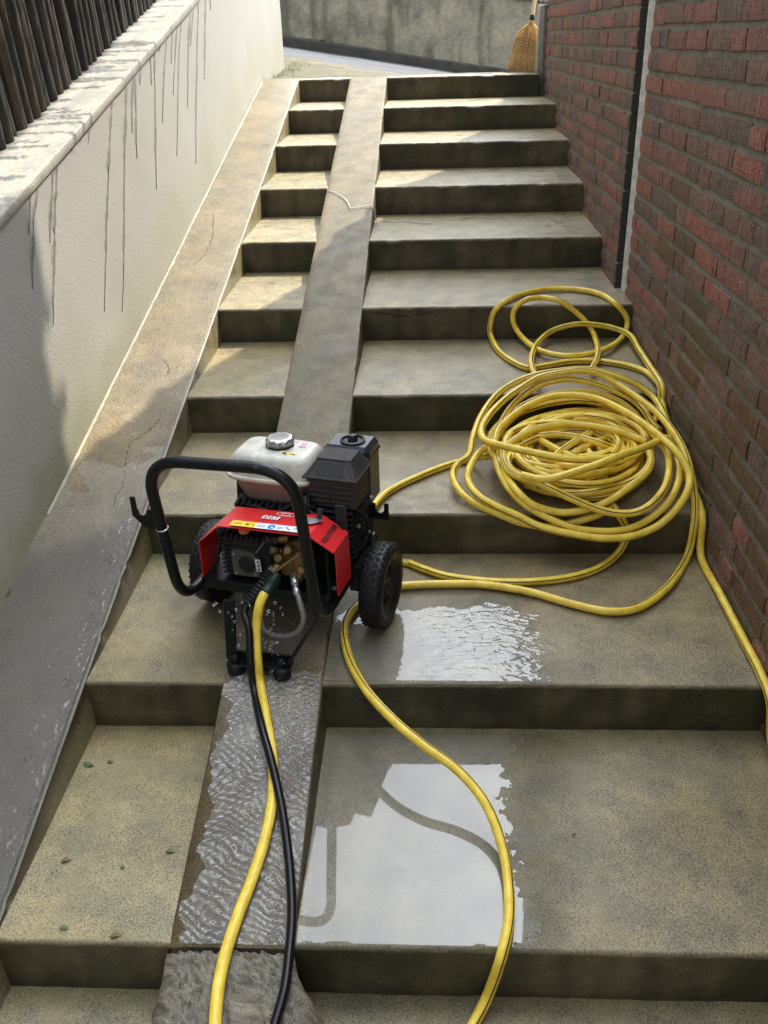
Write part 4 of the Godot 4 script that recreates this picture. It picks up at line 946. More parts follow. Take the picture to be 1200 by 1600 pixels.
# dark slanting streaks down the painted face, each over a paler, wider one
func add_streaks(w: Node3D) -> void:
	var rng := RandomNumberGenerator.new(); rng.seed = 17
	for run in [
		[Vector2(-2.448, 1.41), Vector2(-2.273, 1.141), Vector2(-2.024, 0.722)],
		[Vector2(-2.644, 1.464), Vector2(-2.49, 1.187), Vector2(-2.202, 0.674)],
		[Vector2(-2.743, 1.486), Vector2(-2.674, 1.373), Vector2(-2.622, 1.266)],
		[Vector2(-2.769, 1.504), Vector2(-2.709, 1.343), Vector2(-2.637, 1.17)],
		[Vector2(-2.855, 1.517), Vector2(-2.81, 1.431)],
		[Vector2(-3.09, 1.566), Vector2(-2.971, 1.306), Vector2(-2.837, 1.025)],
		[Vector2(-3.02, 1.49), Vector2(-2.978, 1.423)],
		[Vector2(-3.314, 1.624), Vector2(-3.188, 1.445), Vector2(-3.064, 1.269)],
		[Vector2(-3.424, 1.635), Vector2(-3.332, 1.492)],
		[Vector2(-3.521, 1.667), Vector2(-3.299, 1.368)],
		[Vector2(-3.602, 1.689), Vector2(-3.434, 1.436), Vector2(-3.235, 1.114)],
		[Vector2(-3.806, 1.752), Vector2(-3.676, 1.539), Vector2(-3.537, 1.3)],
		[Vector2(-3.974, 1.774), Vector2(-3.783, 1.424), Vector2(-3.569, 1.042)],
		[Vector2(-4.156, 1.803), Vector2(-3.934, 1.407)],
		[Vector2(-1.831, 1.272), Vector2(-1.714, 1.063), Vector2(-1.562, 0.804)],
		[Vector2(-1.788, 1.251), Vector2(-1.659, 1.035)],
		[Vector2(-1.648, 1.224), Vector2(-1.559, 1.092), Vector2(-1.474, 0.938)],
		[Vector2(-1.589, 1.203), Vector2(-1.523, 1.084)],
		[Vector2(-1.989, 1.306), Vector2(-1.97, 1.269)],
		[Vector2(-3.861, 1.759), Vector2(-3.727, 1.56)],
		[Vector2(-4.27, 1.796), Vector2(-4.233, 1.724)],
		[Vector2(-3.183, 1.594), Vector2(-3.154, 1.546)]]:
		var mb := MB.new()
		var p := PackedVector3Array()
		for q in run: p.append(Vector3(0, q.y, q.x))
		p[0].y = slope_y(p[0].z) + 0.812
		var s := spline(p, 0.012)
		var wide := rng.randf_range(0.011, 0.022)
		var n := s.size()
		for lay in 2:
			var grow := 1.0 if lay else 2.0
			mb = MB.new()
			mb.sheet(2, n - 1, func(a: int, b: int):
				var t := float(b) / (n - 1)
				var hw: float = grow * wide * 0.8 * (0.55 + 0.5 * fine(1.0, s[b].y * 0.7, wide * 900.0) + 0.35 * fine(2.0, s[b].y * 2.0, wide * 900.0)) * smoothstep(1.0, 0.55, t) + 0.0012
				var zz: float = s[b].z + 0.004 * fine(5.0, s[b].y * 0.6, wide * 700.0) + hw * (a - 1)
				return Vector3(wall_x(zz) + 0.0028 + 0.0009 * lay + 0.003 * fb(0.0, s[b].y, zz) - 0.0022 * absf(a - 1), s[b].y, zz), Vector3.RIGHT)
			part("dark_streak", mb, M.dark_band if lay else M.streak_edge, w)

# ------------------------------------------------------------------ brickwork
func brick_mesh(rng: RandomNumberGenerator) -> ArrayMesh:
	# one brick face of unit length along z, 5 cm high; front towards -x
	var mb := MB.new()
	var nz := 6
	var ny := 3
	var hgt := 0.0555
	var dep := 0.024
	var g := []
	for j in ny + 1:
		for i in nz + 1:
			var edge_z := i == 0 or i == nz
			var edge_y := j == 0 or j == ny
			var z := float(i) / nz - 0.5
			var y := (float(j) / ny - 0.5) * hgt
			var x := -rng.randf() * 0.0016
			if edge_z: z += (0.006 if i == 0 else -0.006) * rng.randf_range(0.1, 1.0); x += 0.0014
			if edge_y: y += (1.0 if j == 0 else -1.0) * rng.randf_range(0.0, 0.0036); x += 0.0012
			g.append(Vector3(x, y, z))
	for j in ny:
		for i in nz:
			var q := j * (nz + 1) + i
			mb.quad(g[q], g[q + 1], g[q + nz + 2], g[q + nz + 1], Vector3.LEFT)
	for i in nz:
		for j in [0, ny]:
			var a: Vector3 = g[j * (nz + 1) + i]
			var b: Vector3 = g[j * (nz + 1) + i + 1]
			mb.quad(a, b, Vector3(dep, b.y, b.z), Vector3(dep, a.y, a.z), Vector3(0, -1 if j == 0 else 1, 0))
	for j in ny:
		for i in [0, nz]:
			var a: Vector3 = g[j * (nz + 1) + i]
			var b: Vector3 = g[(j + 1) * (nz + 1) + i]
			mb.quad(a, b, Vector3(dep, b.y, b.z), Vector3(dep, a.y, a.z), Vector3(0, 0, -1 if i == 0 else 1))
	return mb.mesh()

func add_mesh(mb: MB, m: ArrayMesh, xf: Transform3D) -> void:
	var a := m.surface_get_arrays(0)
	var f := mb.v.size()
	var vv: PackedVector3Array = a[Mesh.ARRAY_VERTEX]
	var nn: PackedVector3Array = a[Mesh.ARRAY_NORMAL]
	for i in vv.size():
		mb.put(xf * vv[i], (xf.basis * nn[i]).normalized())
	for i in a[Mesh.ARRAY_INDEX]:
		mb.ix.append(f + i)

func lay_bricks(w: Node3D, x: float, z0: float, z1: float, top: Callable, seen: Callable, shapes: Array, rng: RandomNumberGenerator) -> void:
	var rest := []
	for k in 8: rest.append(MB.new())
	var count := 0
	for row in range(-14, 84):
		var y := row * 0.073 + 0.010
		var z := z0
		var first := true
		while z > z1 + 0.03:
			var l := 0.240 + rng.randfn(0, 0.006)
			if first and posmod(row, 2) == 1: l *= 0.5
			elif rng.randf() < 0.28: l *= 0.5
			first = false
			l = minf(l, z - z1)
			if z - l - z1 < 0.06: l = z - z1
			var zc := z - l / 2
			z -= l + 0.005
			if y > top.call(zc) - 0.05 or y < slope_y(zc) - 0.26:
				rng.randf()
				continue
			var kind := rng.randi_range(0, 7)
			var xf := Transform3D(Basis.from_euler(Vector3(rng.randfn(0, 0.004), rng.randfn(0, 0.006), 0)) * Basis.from_scale(Vector3(1, rng.randf_range(0.96, 1.03), l)), Vector3(x + rng.randfn(0, 0.0014), y + rng.randfn(0, 0.0013), zc))
			var shape: ArrayMesh = shapes[rng.randi() % shapes.size()]
			if seen.call(y, zc) and count < 298:
				var m: Material = M.bricks[kind]
				# slimy, ochre-stained bricks low down behind the coiled hose
				var h := y - slope_y(zc)
				if z0 > -2.6 and h < 0.50 + 0.25 * fb(0, y * 2.0, zc * 2.0) and zc < -0.3 and zc > -2.1 and rng.randf() < 0.66: m = M.mossy_bricks[kind % 3]
				part("brick", shape, m, w).transform = xf
				count += 1
			else:
				add_mesh(rest[kind], shape, xf)
	for k in 8:
		if rest[k].v.size():
			part("brickwork", rest[k], M.bricks[k], w).set_meta("kind", "stuff")

func build_brick_walls() -> void:
	var rng := RandomNumberGenerator.new(); rng.seed = 60
	var shapes := []
	for k in 10: shapes.append(brick_mesh(rng))
	var near := thing("brick_wall", "near red brick wall with deep raked joints beside the hose coil", "wall")
	var body := MB.new()
	body.prism(PackedVector2Array([Vector2(2.75, 5.3), Vector2(2.75, -1.1), Vector2(-2.35, -1.1), Vector2(-2.35, 2.3), Vector2(1.1, 2.3), Vector2(1.1, 3.8), Vector2(2.1, 3.8), Vector2(2.1, 5.3)]), 0.36, Transform3D(Basis(Vector3(0, 0, -1), Vector3.UP, Vector3.RIGHT), Vector3(WALL_X + 0.0065 + 0.18, 0, 0)))  # unseen top stepped low to let more sky light onto the lower steps
	part("mortar", body, M.mortar, near)
	lay_bricks(near, WALL_X, 2.3, -2.665, func(z: float): return 5.3 if z < -2.15 else (3.8 if z < -1.15 else 2.3), func(y: float, z: float): return z < 0.5 and y < 1.90 - 0.0 * z and y > slope_y(z) - 0.10, shapes, rng)
	# lumpy white sealant down the corner of the near wall
	var sl := MB.new()
	sl.sheet(6, 260, func(a: int, b: int):
		var y := 0.55 + 4.7 * b / 260.0
		var lump := 0.010 * smoothstep(0.25, 0.0, absf(fposmod(y / 0.073 - 0.40, 1.0) - 0.5)) + 0.004 * fine(0, y * 2.0, 3.0)
		var t := a / 6.0
		return Vector3(WALL_X + 0.006 - 0.014 * sin(PI * t), y, -2.752 + (0.088 + lump) * t + 0.004 * fb(0, y * 2, 0)), Vector3.LEFT)
	part("sealant_strip", sl, M.white, near)
	var far := thing("brick_wall", "far red brick wall with pale mortar beside the upper steps", "wall")
	# gable profile: the top rakes up from the pier
	var prof := [Vector2(-5.72, 1.75), Vector2(-5.5, 1.96), Vector2(-5.12, 2.36), Vector2(-4.9, 2.76), Vector2(-4.79, 2.96), Vector2(-4.62, 3.27), Vector2(-4.3, 3.65), Vector2(-4.05, 4.0), Vector2(-3.9, 4.35), Vector2(-3.88, 6.1), Vector2(-2.765, 6.1)]
	var poly := PackedVector2Array()
	for q in prof: poly.append(Vector2(-q.x, q.y))
	poly.append(Vector2(2.765, -0.6)); poly.append(Vector2(5.72, -0.6))
	var fbody := MB.new()
	fbody.prism(poly, 0.386, Transform3D(Basis(Vector3(0, 0, -1), Vector3.UP, Vector3.RIGHT), Vector3(FAR_X + 0.0065 + 0.193, 0, 0)))
	part("mortar", fbody, M.mortar, far)
	lay_bricks(far, FAR_X, -2.77, -5.70, func(z: float):
		for k in prof.size() - 1:
			if z >= prof[k].x and z <= prof[k + 1].x:
				return lerpf(prof[k].y, prof[k + 1].y, (z - prof[k].x) / (prof[k + 1].x - prof[k].x))
		return 1.75, func(y: float, z: float): return y < 1.98 and y > slope_y(z) - 0.08, shapes, rng)
	# ends of the far wall's bricks, their shade put in as near-black colour
	for row in range(2, 30):
		var e := MB.new()
		e.box(Vector3(0.05, 0.067, 0.012), Vector3(FAR_X + 0.024, row * 0.073 + 0.008 + rng.randfn(0, 0.001), -2.760 + rng.randfn(0, 0.001)), Basis(), 0.002)
		part("shaded_end", e, M.near_black, far)

# ------------------------------------------------------------------ fence and overhanging twigs
func build_fence_and_hedge() -> void:
	var rng := RandomNumberGenerator.new(); rng.seed = 23
	var fence := thing("paling_fence", "dark weathered fence of round wooden pales standing on the white coping", "fence")
	var shapes := []
	for k in 5:
		var mb := MB.new()
		var pts := PackedVector3Array()
		var bend := rng.randfn(0, 0.006)
		for s in 13:
			var t := s / 12.0
			pts.append(Vector3(bend * sin(PI * t), 0.75 * t, 0.6 * bend * sin(4.0 * t + k)))
		mb.tube(pts, 0.0275, 14, true, rng.randf() * 6.0, 0.8, 0.93)
		shapes.append(mb.mesh())
	for k in 142:
		var z := 2.1 - 0.061 * k + rng.randfn(0, 0.004)
		var o := part("pale", shapes[rng.randi() % 5], M.timber[rng.randi() % 4], fence)
		var s := rng.randf_range(0.86, 1.06)
		o.transform = Transform3D(Basis.from_euler(Vector3(0.10 + rng.randfn(0, 0.014), 0, rng.randfn(0, 0.012) + 0.02)) * Basis(Vector3.UP, rng.randf() * 6.0) * Basis.from_scale(Vector3(s, rng.randf_range(0.94, 1.0), s)), Vector3(wall_x(z) - 0.192 + rng.randfn(0, 0.004), slope_y(z) + 0.835, z))
	for h in [0.16, 0.56]:
		var rl := MB.new()
		var b := Basis(Vector3.RIGHT, Vector3(0, 1, K).normalized(), Vector3(0, -K, 1).normalized())
		rl.box(Vector3(0.035, 0.07, 9.2), Vector3(-1.17, slope_y(-2.2) + 0.845 + h, -2.2), b, 0.004)
		part("rail", rl, M.timber[1], fence)
	# strand of wire round the pales
	var wr := MB.new()
	wr.tube(spline(PackedVector3Array([Vector3(-1.075, 1.545, -1.30), Vector3(-1.060, 1.535, -1.52), Vector3(-1.052, 1.54, -1.62), Vector3(-1.03, 1.548, -1.68), Vector3(-0.985, 1.57, -1.75)]), 0.02), 0.0028, 6)
	part("wire", wr, M.cord, fence)
	# evergreen hedge behind the fence; its long twigs reach over the wall
	var hedge := thing("evergreen_hedge", "dark evergreen hedge behind the pale fence with twigs reaching over the wall", "hedge")
	for k in 10:
		var z := 1.0 - 0.8 * k
		var tr := MB.new()
		tr.tube(spline(PackedVector3Array([Vector3(-1.55, slope_y(z) + 0.78, z), Vector3(-1.53, slope_y(z) + 1.3, z + 0.05), Vector3(-1.56, slope_y(z) + 1.75, z - 0.03)]), 0.15), 0.035, 8, true, 0.0, 0.6, 0.4)
		part("stem", tr, M.twig, hedge)
	var leafm := MB.new()
	for k in 7:
		var a := TAU * k / 7.0
		var d := Vector3(cos(a), rng.randf_range(-0.2, 0.9), sin(a)).normalized() * 0.055
		var sd := d.cross(Vector3.UP).normalized() * 0.006
		leafm.quad(Vector3.ZERO, d * 0.5 + sd, d, d * 0.5 - sd, Vector3.UP)
	var mm := MultiMesh.new()
	mm.transform_format = MultiMesh.TRANSFORM_3D
	mm.mesh = leafm.mesh()
	mm.instance_count = 4200
	for k in 4200:
		var z := 1.6 - rng.randf() * 8.4
		var h := rng.randf()
		var x := -1.55 + rng.randfn(0, 0.17) * (1.15 - 0.5 * h)
		x = minf(x, -1.24)
		mm.set_instance_transform(k, Transform3D(Basis.from_euler(Vector3(rng.randf() * 6, rng.randf() * 6, rng.randf() * 6)).scaled(Vector3.ONE * rng.randf_range(0.8, 1.6)), Vector3(x, slope_y(z) + 0.85 + 0.95 * h + 0.12 * fb(0, 0, z * 2.0), z)))
	var fo := MultiMeshInstance3D.new()
	fo.name = "foliage"; fo.multimesh = mm; fo.material_override = M.needle
	fo.set_meta("kind", "stuff")
	hedge.add_child(fo, true)
	# twigs: (z where it leaves the hedge, height over the coping, reach beyond the wall's face)
	var zs := []
	var z := -1.35
	while z > -6.3:
		zs.append(z)
		z -= rng.randf_range(0.06, 0.15)
	for zz in zs:
		for dbl in (1 + rng.randi() % 3):
			var hh := rng.randf_range(0.72, 0.98)
			var reach: float = rng.randf_range(-0.08, 0.10) + hh * 0.5
			var z1: float = zz - 0.61 * hh + dbl * rng.randf_range(0.012, 0.035)
			var y0 := slope_y(z1) + 0.845 + hh
			var mb := MB.new()
			var x0 := -1.30
			var x1 := -0.92 + reach
			var pts := PackedVector3Array()
			var n := 14
			for s in n + 1:
				var t := s / float(n)
				pts.append(Vector3(lerpf(x0, x1, t), y0 + 0.07 * t - 0.13 * t * t + 0.006 * fine(t, zz, 0), z1 + 0.03 * fb(t * 1.2, zz * 3.0, dbl) + 0.02 * t))
			mb.tube(pts, 0.0034, 5, true, 0.0, 0.6, 0.3)
			# alternate narrow leaves
			var lgth := pts[0].distance_to(pts[n])
			var cnt := int(lgth / 0.0105)
			for q in cnt:
				var t := float(q) / cnt
				var base := pts[int(t * n)].lerp(pts[mini(int(t * n) + 1, n)], fposmod(t * n, 1.0))
				var side := 1.0 if q % 2 == 0 else -1.0
				var d := Vector3(0.86 + rng.randfn(0, 0.15), rng.randfn(-0.1, 0.2), side * rng.randf_range(0.2, 0.5)).normalized() * rng.randf_range(0.035, 0.062) * (1.15 - 0.6 * t)
				var sd := d.cross(Vector3(rng.randfn(0, 0.5), 1, rng.randfn(0, 0.5)).normalized()).normalized() * 0.0075
				mb.quad(base, base + d * 0.45 + sd, base + d, base + d * 0.45 - sd, Vector3.UP)
			part("twig", mb, M.needle, hedge)

# ------------------------------------------------------------------ pressure washer (local axes: x to its left wheel's right, y up, z to the front)
func loft(mb: MB, secs: Array, at: Vector3, segs := 28, ex := 4.0, col := Color.WHITE) -> void:
	var n := secs.size()
	mb.sheet(segs, n - 1, func(a: int, b: int):
		var s: Vector3 = secs[b]
		var th := -TAU * a / segs
		var c := cos(th)
		var sn := sin(th)
		var k := pow(pow(absf(c), ex) + pow(absf(sn), ex), -1.0 / ex)
		return at + Vector3(c * k * s.y, s.x, sn * k * s.z), Vector3.ZERO, func(_a: int, _b: int, _p: Vector3): return col)
	# the sheet cannot know which way is out: turn normals away from the axis
	var first := mb.v.size() - (segs + 1) * n
	for b in n:
		for a in segs + 1:
			var q := first + b * (segs + 1) + a
			var out := mb.v[q] - at - Vector3(0, (secs[0].x + secs[n - 1].x) / 2.0, 0)
			if mb.n[q].dot(out) < 0.0: mb.n[q] = -mb.n[q]
		# the seam shares one normal
		var s0 := first + b * (segs + 1)
		var avg := (mb.n[s0] + mb.n[s0 + segs]).normalized()
		mb.n[s0] = avg; mb.n[s0 + segs] = avg
	for b in n - 1:
		for a in segs:
			var t := mb.ix.size() - ((n - 1 - b) * segs - a) * 6
			for h in 2:
				var i0 := mb.ix[t + h * 3]; var i1 := mb.ix[t + h * 3 + 1]; var i2 := mb.ix[t + h * 3 + 2]
				var g := (mb.v[i1] - mb.v[i0]).cross(mb.v[i2] - mb.v[i0])
				if g.dot(mb.n[i0] + mb.n[i1] + mb.n[i2]) > 0.0:
					mb.ix[t + h * 3 + 1] = i2; mb.ix[t + h * 3 + 2] = i1

func text(words: String, ps: float, m: Material, parent: Node3D, xf: Transform3D, called := "lettering") -> void:
	var t := TextMesh.new()
	var f := SystemFont.new()
	f.font_names = PackedStringArray(["Droid Sans"])
	f.font_weight = 700
	t.font = f
	t.text = words; t.font_size = 32; t.pixel_size = ps; t.depth = 0.0012; t.curve_step = 1.0
	part(called, t, m, parent).transform = xf

func build_washer() -> void:
	var o := thing("pressure_washer", "red and black petrol pressure washer on two black wheels standing across the wet steps", "pressure washer", Vector3(-0.11, 0.153, -0.965), deg_to_rad(-15.0))
	# tubular frame with the push handle
	var fr := MB.new()
	fr.tube(bent([Vector3(-0.187, 0.17, -0.16), Vector3(-0.187, 0.155, 0.275), Vector3(-0.181, 0.592, 0.348), Vector3(0.183, 0.606, 0.346), Vector3(0.187, 0.155, 0.275), Vector3(0.187, 0.17, -0.16)], 0.10, 9), 0.0140, 16)
	part("frame", fr, M.black_paint, o)
	for s in [-1.0, 1.0]:
		var up := MB.new()
		up.tube(bent([Vector3(0.187 * s, 0.165, -0.10), Vector3(0.189 * s, 0.30, -0.115), Vector3(0.183 * s, 0.385, -0.125), Vector3(0.10 * s, 0.392, -0.15)], 0.06, 8), 0.015, 14)
		part("rear_upright", up, M.black_paint, o)
	var cb := MB.new()
	rod(cb, Vector3(-0.187, 0.165, -0.15), Vector3(0.187, 0.165, -0.15), 0.014, 14)
	rod(cb, Vector3(-0.187, 0.163, 0.06), Vector3(0.187, 0.163, 0.06), 0.012, 14)
	part("cross_tube", cb, M.black_paint, o)
	var ring := MB.new()
	ring.lathe(PackedVector2Array([Vector2(0.0138, -0.002), Vector2(0.0152, -0.001), Vector2(0.0152, 0.001), Vector2(0.0138, 0.002)]), 18, Transform3D(aim(Vector3(-0.185, 0.3, 0.29), Vector3(-0.183, 0.5, 0.3247)).basis, Vector3(-0.1835, 0.397, 0.3155)))
	part("clip_ring", ring, M.silver, o)
	# lance hooks
	var h1 := MB.new()
	h1.prism(PackedVector2Array([Vector2(-0.256, 0.474), Vector2(-0.244, 0.474), Vector2(-0.243, 0.443), Vector2(-0.237, 0.431), Vector2(-0.226, 0.428), Vector2(-0.217, 0.434), Vector2(-0.213, 0.445), Vector2(-0.186, 0.450), Vector2(-0.186, 0.398), Vector2(-0.226, 0.396), Vector2(-0.256, 0.424)]), 0.005, Transform3D(Basis(), Vector3(0, 0, 0.318)))
	part("lance_hook", h1, M.black_paint, o)
	var h2 := MB.new()
	h2.prism(PackedVector2Array([Vector2(0.188, 0.262), Vector2(0.252, 0.262), Vector2(0.252, 0.312), Vector2(0.240, 0.312), Vector2(0.240, 0.290), Vector2(0.233, 0.281), Vector2(0.222, 0.281), Vector2(0.215, 0.290), Vector2(0.215, 0.308), Vector2(0.205, 0.308), Vector2(0.203, 0.275), Vector2(0.188, 0.275)]), 0.005, Transform3D(Basis(), Vector3(0, 0, -0.10)))
	part("lance_hook", h2, M.black_paint, o)
	# wheels
	for s in [-1.0, 1.0]:
		var xf := Transform3D(Basis(Vector3.BACK, Vector3.RIGHT * s, Vector3.UP * s) if s > 0 else Basis(Vector3.BACK, Vector3.LEFT, Vector3.DOWN), Vector3(0.258 * s if s > 0 else -0.232, 0.1175, 0))
		var hub := MB.new()
		var hx := xf * Transform3D(Basis.from_scale(Vector3(0.868, 0.8, 0.868)), Vector3.ZERO)
		hub.lathe(PackedVector2Array([Vector2(0.0, 0.030), Vector2(0.011, 0.030), Vector2(0.012, 0.025), Vector2(0.026, 0.024), Vector2(0.029, 0.016), Vector2(0.052, 0.010), Vector2(0.060, 0.012), Vector2(0.066, 0.026), Vector2(0.073, 0.030), Vector2(0.079, 0.027), Vector2(0.079, -0.027), Vector2(0.06, -0.025), Vector2(0.03, -0.02), Vector2(0.0, -0.02)]), 32, hx)
		for k in 10:
			var a := TAU * k / 10.0
			hub.box(Vector3(0.032, 0.012, 0.005), hx * Vector3(cos(a) * 0.043, 0.013, sin(a) * 0.043), xf.basis * Basis(Vector3.UP, -a), 0.001)
		var wheel := part("wheel", hub, M.black_plastic, o)
		var ty := MB.new()
		ty.lathe(PackedVector2Array([Vector2(0.076, 0.028), Vector2(0.084, 0.036), Vector2(0.098, 0.0425), Vector2(0.113, 0.0435), Vector2(0.124, 0.039), Vector2(0.1305, 0.030), Vector2(0.134, 0.016), Vector2(0.1352, 0.0), Vector2(0.134, -0.016), Vector2(0.1305, -0.030), Vector2(0.124, -0.039), Vector2(0.113, -0.0435), Vector2(0.098, -0.0425), Vector2(0.084, -0.036), Vector2(0.076, -0.028)]), 56, xf * Transform3D(Basis.from_scale(Vector3(0.868, 0.74, 0.868)), Vector3.ZERO), Color.WHITE, 7.0)
		# rubber blocks stand proud round the tread, in a criss-cross
		for k in 38:
			for r in 4:
				var a := TAU * (k + 0.5 * (r % 2)) / 38.0
				var yy: float = [-0.0205, -0.0068, 0.0068, 0.0205][r]
				var rr: float = [0.1122, 0.1152, 0.1152, 0.1122][r]
				var e := Basis(Vector3.UP, -a)
				ty.box(Vector3(0.004, 0.0122, 0.0122), xf * (e * Vector3(rr, yy, 0)), xf.basis * e * Basis(Vector3.BACK, [0.45, 0.1, -0.1, -0.45][r]) * Basis(Vector3.RIGHT, PI / 4), 0.0015)
		part("tyre", ty, M.tyre, wheel)
	var ax := MB.new()
	rod(ax, Vector3(-0.258, 0.1175, 0), Vector3(0.282, 0.1175, 0), 0.010, 12)
	for s in [-1.0, 1.0]: ax.box(Vector3(0.03, 0.08, 0.05), Vector3(0.19 * s, 0.138, 0), Basis(), 0.004)
	part("axle", ax, M.dark_metal, o)
	# base plate, legs and rubber feet
	var bp := MB.new()
	bp.box(Vector3(0.345, 0.006, 0.34), Vector3(0, 0.184, 0.02), Basis(), 0.001)
	bp.box(Vector3(0.345, 0.03, 0.004), Vector3(0, 0.172, 0.19), Basis(), 0.001)
	part("base_plate", bp, M.black_paint, o)
	var lg := MB.new()
	lg.box(Vector3(0.030, 0.165, 0.006), Vector3(-0.052, 0.105, 0.285), Basis.from_euler(Vector3(-0.16, 0, 0.02)), 0.001)
	part("leg", lg, M.black_paint, o)
	var lr := MB.new()
	rod(lr, Vector3(0.176, 0.165, 0.268), Vector3(0.100, 0.032, 0.305), 0.005, 10)
	part("leg", lr, M.black_paint, o)
	var lc := MB.new()
	lc.box(Vector3(0.165, 0.007, 0.034), Vector3(0.03, 0.031, 0.305), Basis.from_euler(Vector3(0, 0.12, 0)), 0.001)
	lc.box(Vector3(0.165, 0.026, 0.005), Vector3(0.03, 0.042, 0.289), Basis.from_euler(Vector3(0, 0.12, 0)), 0.001)
	part("foot_bar", lc, M.black_paint, o)
	for q in [Vector3(-0.030, 0, 0.318), Vector3(0.090, 0, 0.304)]:
		var ft := MB.new()
		ft.lathe(PackedVector2Array([Vector2(0, 0.003), Vector2(0.019, 0.003), Vector2(0.0225, 0.006), Vector2(0.022, 0.026), Vector2(0.018, 0.031), Vector2(0.009, 0.033), Vector2(0.0085, 0.040), Vector2(0.010, 0.044), Vector2(0.009, 0.052), Vector2(0.004, 0.056), Vector2(0, 0.0565)]), 20, Transform3D(Basis(), q))
		part("rubber_foot", ft, M.rubber, o)
	# engine block under the tank
	var eb := MB.new()
	eb.box(Vector3(0.20, 0.15, 0.17), Vector3(-0.03, 0.262, -0.045), Basis(), 0.012)
	eb.box(Vector3(0.13, 0.16, 0.16), Vector3(0.13, 0.27, -0.045), Basis(), 0.008)
	for k in 9: eb.box(Vector3(0.13, 0.004, 0.10), Vector3(0.14, 0.225 + 0.016 * k, 0.010), Basis(), 0.001)
	eb.box(Vector3(0.19, 0.018, 0.05), Vector3(-0.03, 0.338, 0.035), Basis.from_euler(Vector3(0.2, 0, -0.05)), 0.004)
	for k in 10: eb.box(Vector3(0.008, 0.02, 0.03), Vector3(-0.11 + 0.017 * k, 0.347, 0.06), Basis.from_euler(Vector3(0.2, 0.3 * sin(k * 3.0), 0)), 0.001)
	part("engine", eb, M.dark_metal, o)
	var ep := MB.new()
	ep.box(Vector3(0.030, 0.13, 0.008), Vector3(0.178, 0.315, 0.064), Basis.from_euler(Vector3(0, 0.1, 0)), 0.002)
	part("exhaust_bracket", ep, M.muffler, o)
	var bl := MB.new()
	for k in 6: bl.lathe(PackedVector2Array([Vector2(0.012, -0.004), Vector2(0.019, -0.003), Vector2(0.021, 0), Vector2(0.019, 0.003), Vector2(0.012, 0.004)]), 16, aim(Vector3(0.062 + 0.007 * k, 0.355 + 0.005 * k, 0.066), Vector3(0.162, 0.425, 0.072)))
	part("intake_bellows", bl, M.black_plastic, o)
	var cables := [
		[[Vector3(-0.10, 0.33, 0.06), Vector3(-0.06, 0.352, 0.075), Vector3(0.0, 0.345, 0.08), Vector3(0.05, 0.37, 0.07), Vector3(0.07, 0.40, 0.05)], 0.0045, "fuel_line"],
		[[Vector3(0.09, 0.39, 0.055), Vector3(0.10, 0.362, 0.082), Vector3(0.135, 0.352, 0.085), Vector3(0.16, 0.33, 0.075)], 0.004, "spark_lead"],
		[[Vector3(-0.15, 0.19, 0.15), Vector3(-0.13, 0.24, 0.17), Vector3(-0.115, 0.31, 0.15), Vector3(-0.07, 0.34, 0.13)], 0.0035, "cable"],
		[[Vector3(0.19, 0.36, 0.03), Vector3(0.222, 0.33, 0.01), Vector3(0.218, 0.27, -0.02), Vector3(0.19, 0.22, -0.03)], 0.005, "vent_pipe"]]
	for q in cables:
		var cm2 := MB.new()
		cm2.tube(spline(PackedVector3Array(q[0]), 0.008), q[1], 8)
		part(q[2], cm2, M.black_plastic, o)
	for q in [Vector3(0.206, 0.30, 0.02), Vector3(0.206, 0.24, -0.06), Vector3(0.206, 0.33, -0.09), Vector3(0.12, 0.345, 0.066), Vector3(0.196, 0.205, 0.15), Vector3(0.190, 0.20, 0.17)]:
		var bo := MB.new()
		bo.lathe(PackedVector2Array([Vector2(0.0, 0.006), Vector2(0.0045, 0.006), Vector2(0.006, 0.004), Vector2(0.006, -0.002)]), 6, Transform3D(Basis(Vector3.UP, Vector3.RIGHT, Vector3.BACK), q))
		part("bolt", bo, M.steel, o)
	# paint worn off the handle
	var wr2 := RandomNumberGenerator.new(); wr2.seed = 12
	var wp := MB.new()
	for k in 9:
		var a := wr2.randf_range(0.3, 1.9)
		var x := wr2.randf_range(-0.11, 0.11)
		var c0 := Vector3(x, lerpf(0.585, 0.606, (x + 0.181) / 0.364), 0.347)
		for s in 5:
			var a0 := a + 0.10 * s
			var w0 := wr2.randf_range(0.003, 0.009)
			wp.quad(c0 + Vector3(-w0, sin(a0) * 0.01415, cos(a0) * 0.01415), c0 + Vector3(w0, sin(a0) * 0.01415, cos(a0) * 0.01415), c0 + Vector3(w0 * 0.8, sin(a0 + 0.1) * 0.01415, cos(a0 + 0.1) * 0.01415), c0 + Vector3(-w0 * 0.8, sin(a0 + 0.1) * 0.01415, cos(a0 + 0.1) * 0.01415), Vector3(0, sin(a0), cos(a0)))
	part("worn_paint", wp, M.muffler, o)
	# fuel tank: lower tub, flange, upper shell, cap
	var tk := MB.new()
	loft(tk, [Vector3(0.425, 0.119, 0.082), Vector3(0.452, 0.113, 0.077), Vector3(0.468, 0.108, 0.073), Vector3(0.476, 0.103, 0.068), Vector3(0.4805, 0.096, 0.061), Vector3(0.4826, 0.085, 0.052), Vector3(0.4838, 0.05, 0.03), Vector3(0.484, 0.0, 0.0)], Vector3(-0.024, 0, -0.02), 44, 5.5)
	var tank := part("fuel_tank", tk, M.tank_white, o)
	var fl := MB.new()
	loft(fl, [Vector3(0.4165, 0.112, 0.077), Vector3(0.4165, 0.125, 0.088), Vector3(0.4195, 0.1275, 0.0905), Vector3(0.4255, 0.1275, 0.0905), Vector3(0.428, 0.125, 0.088), Vector3(0.428, 0.112, 0.077)], Vector3(-0.024, 0, -0.02), 40, 4.5)
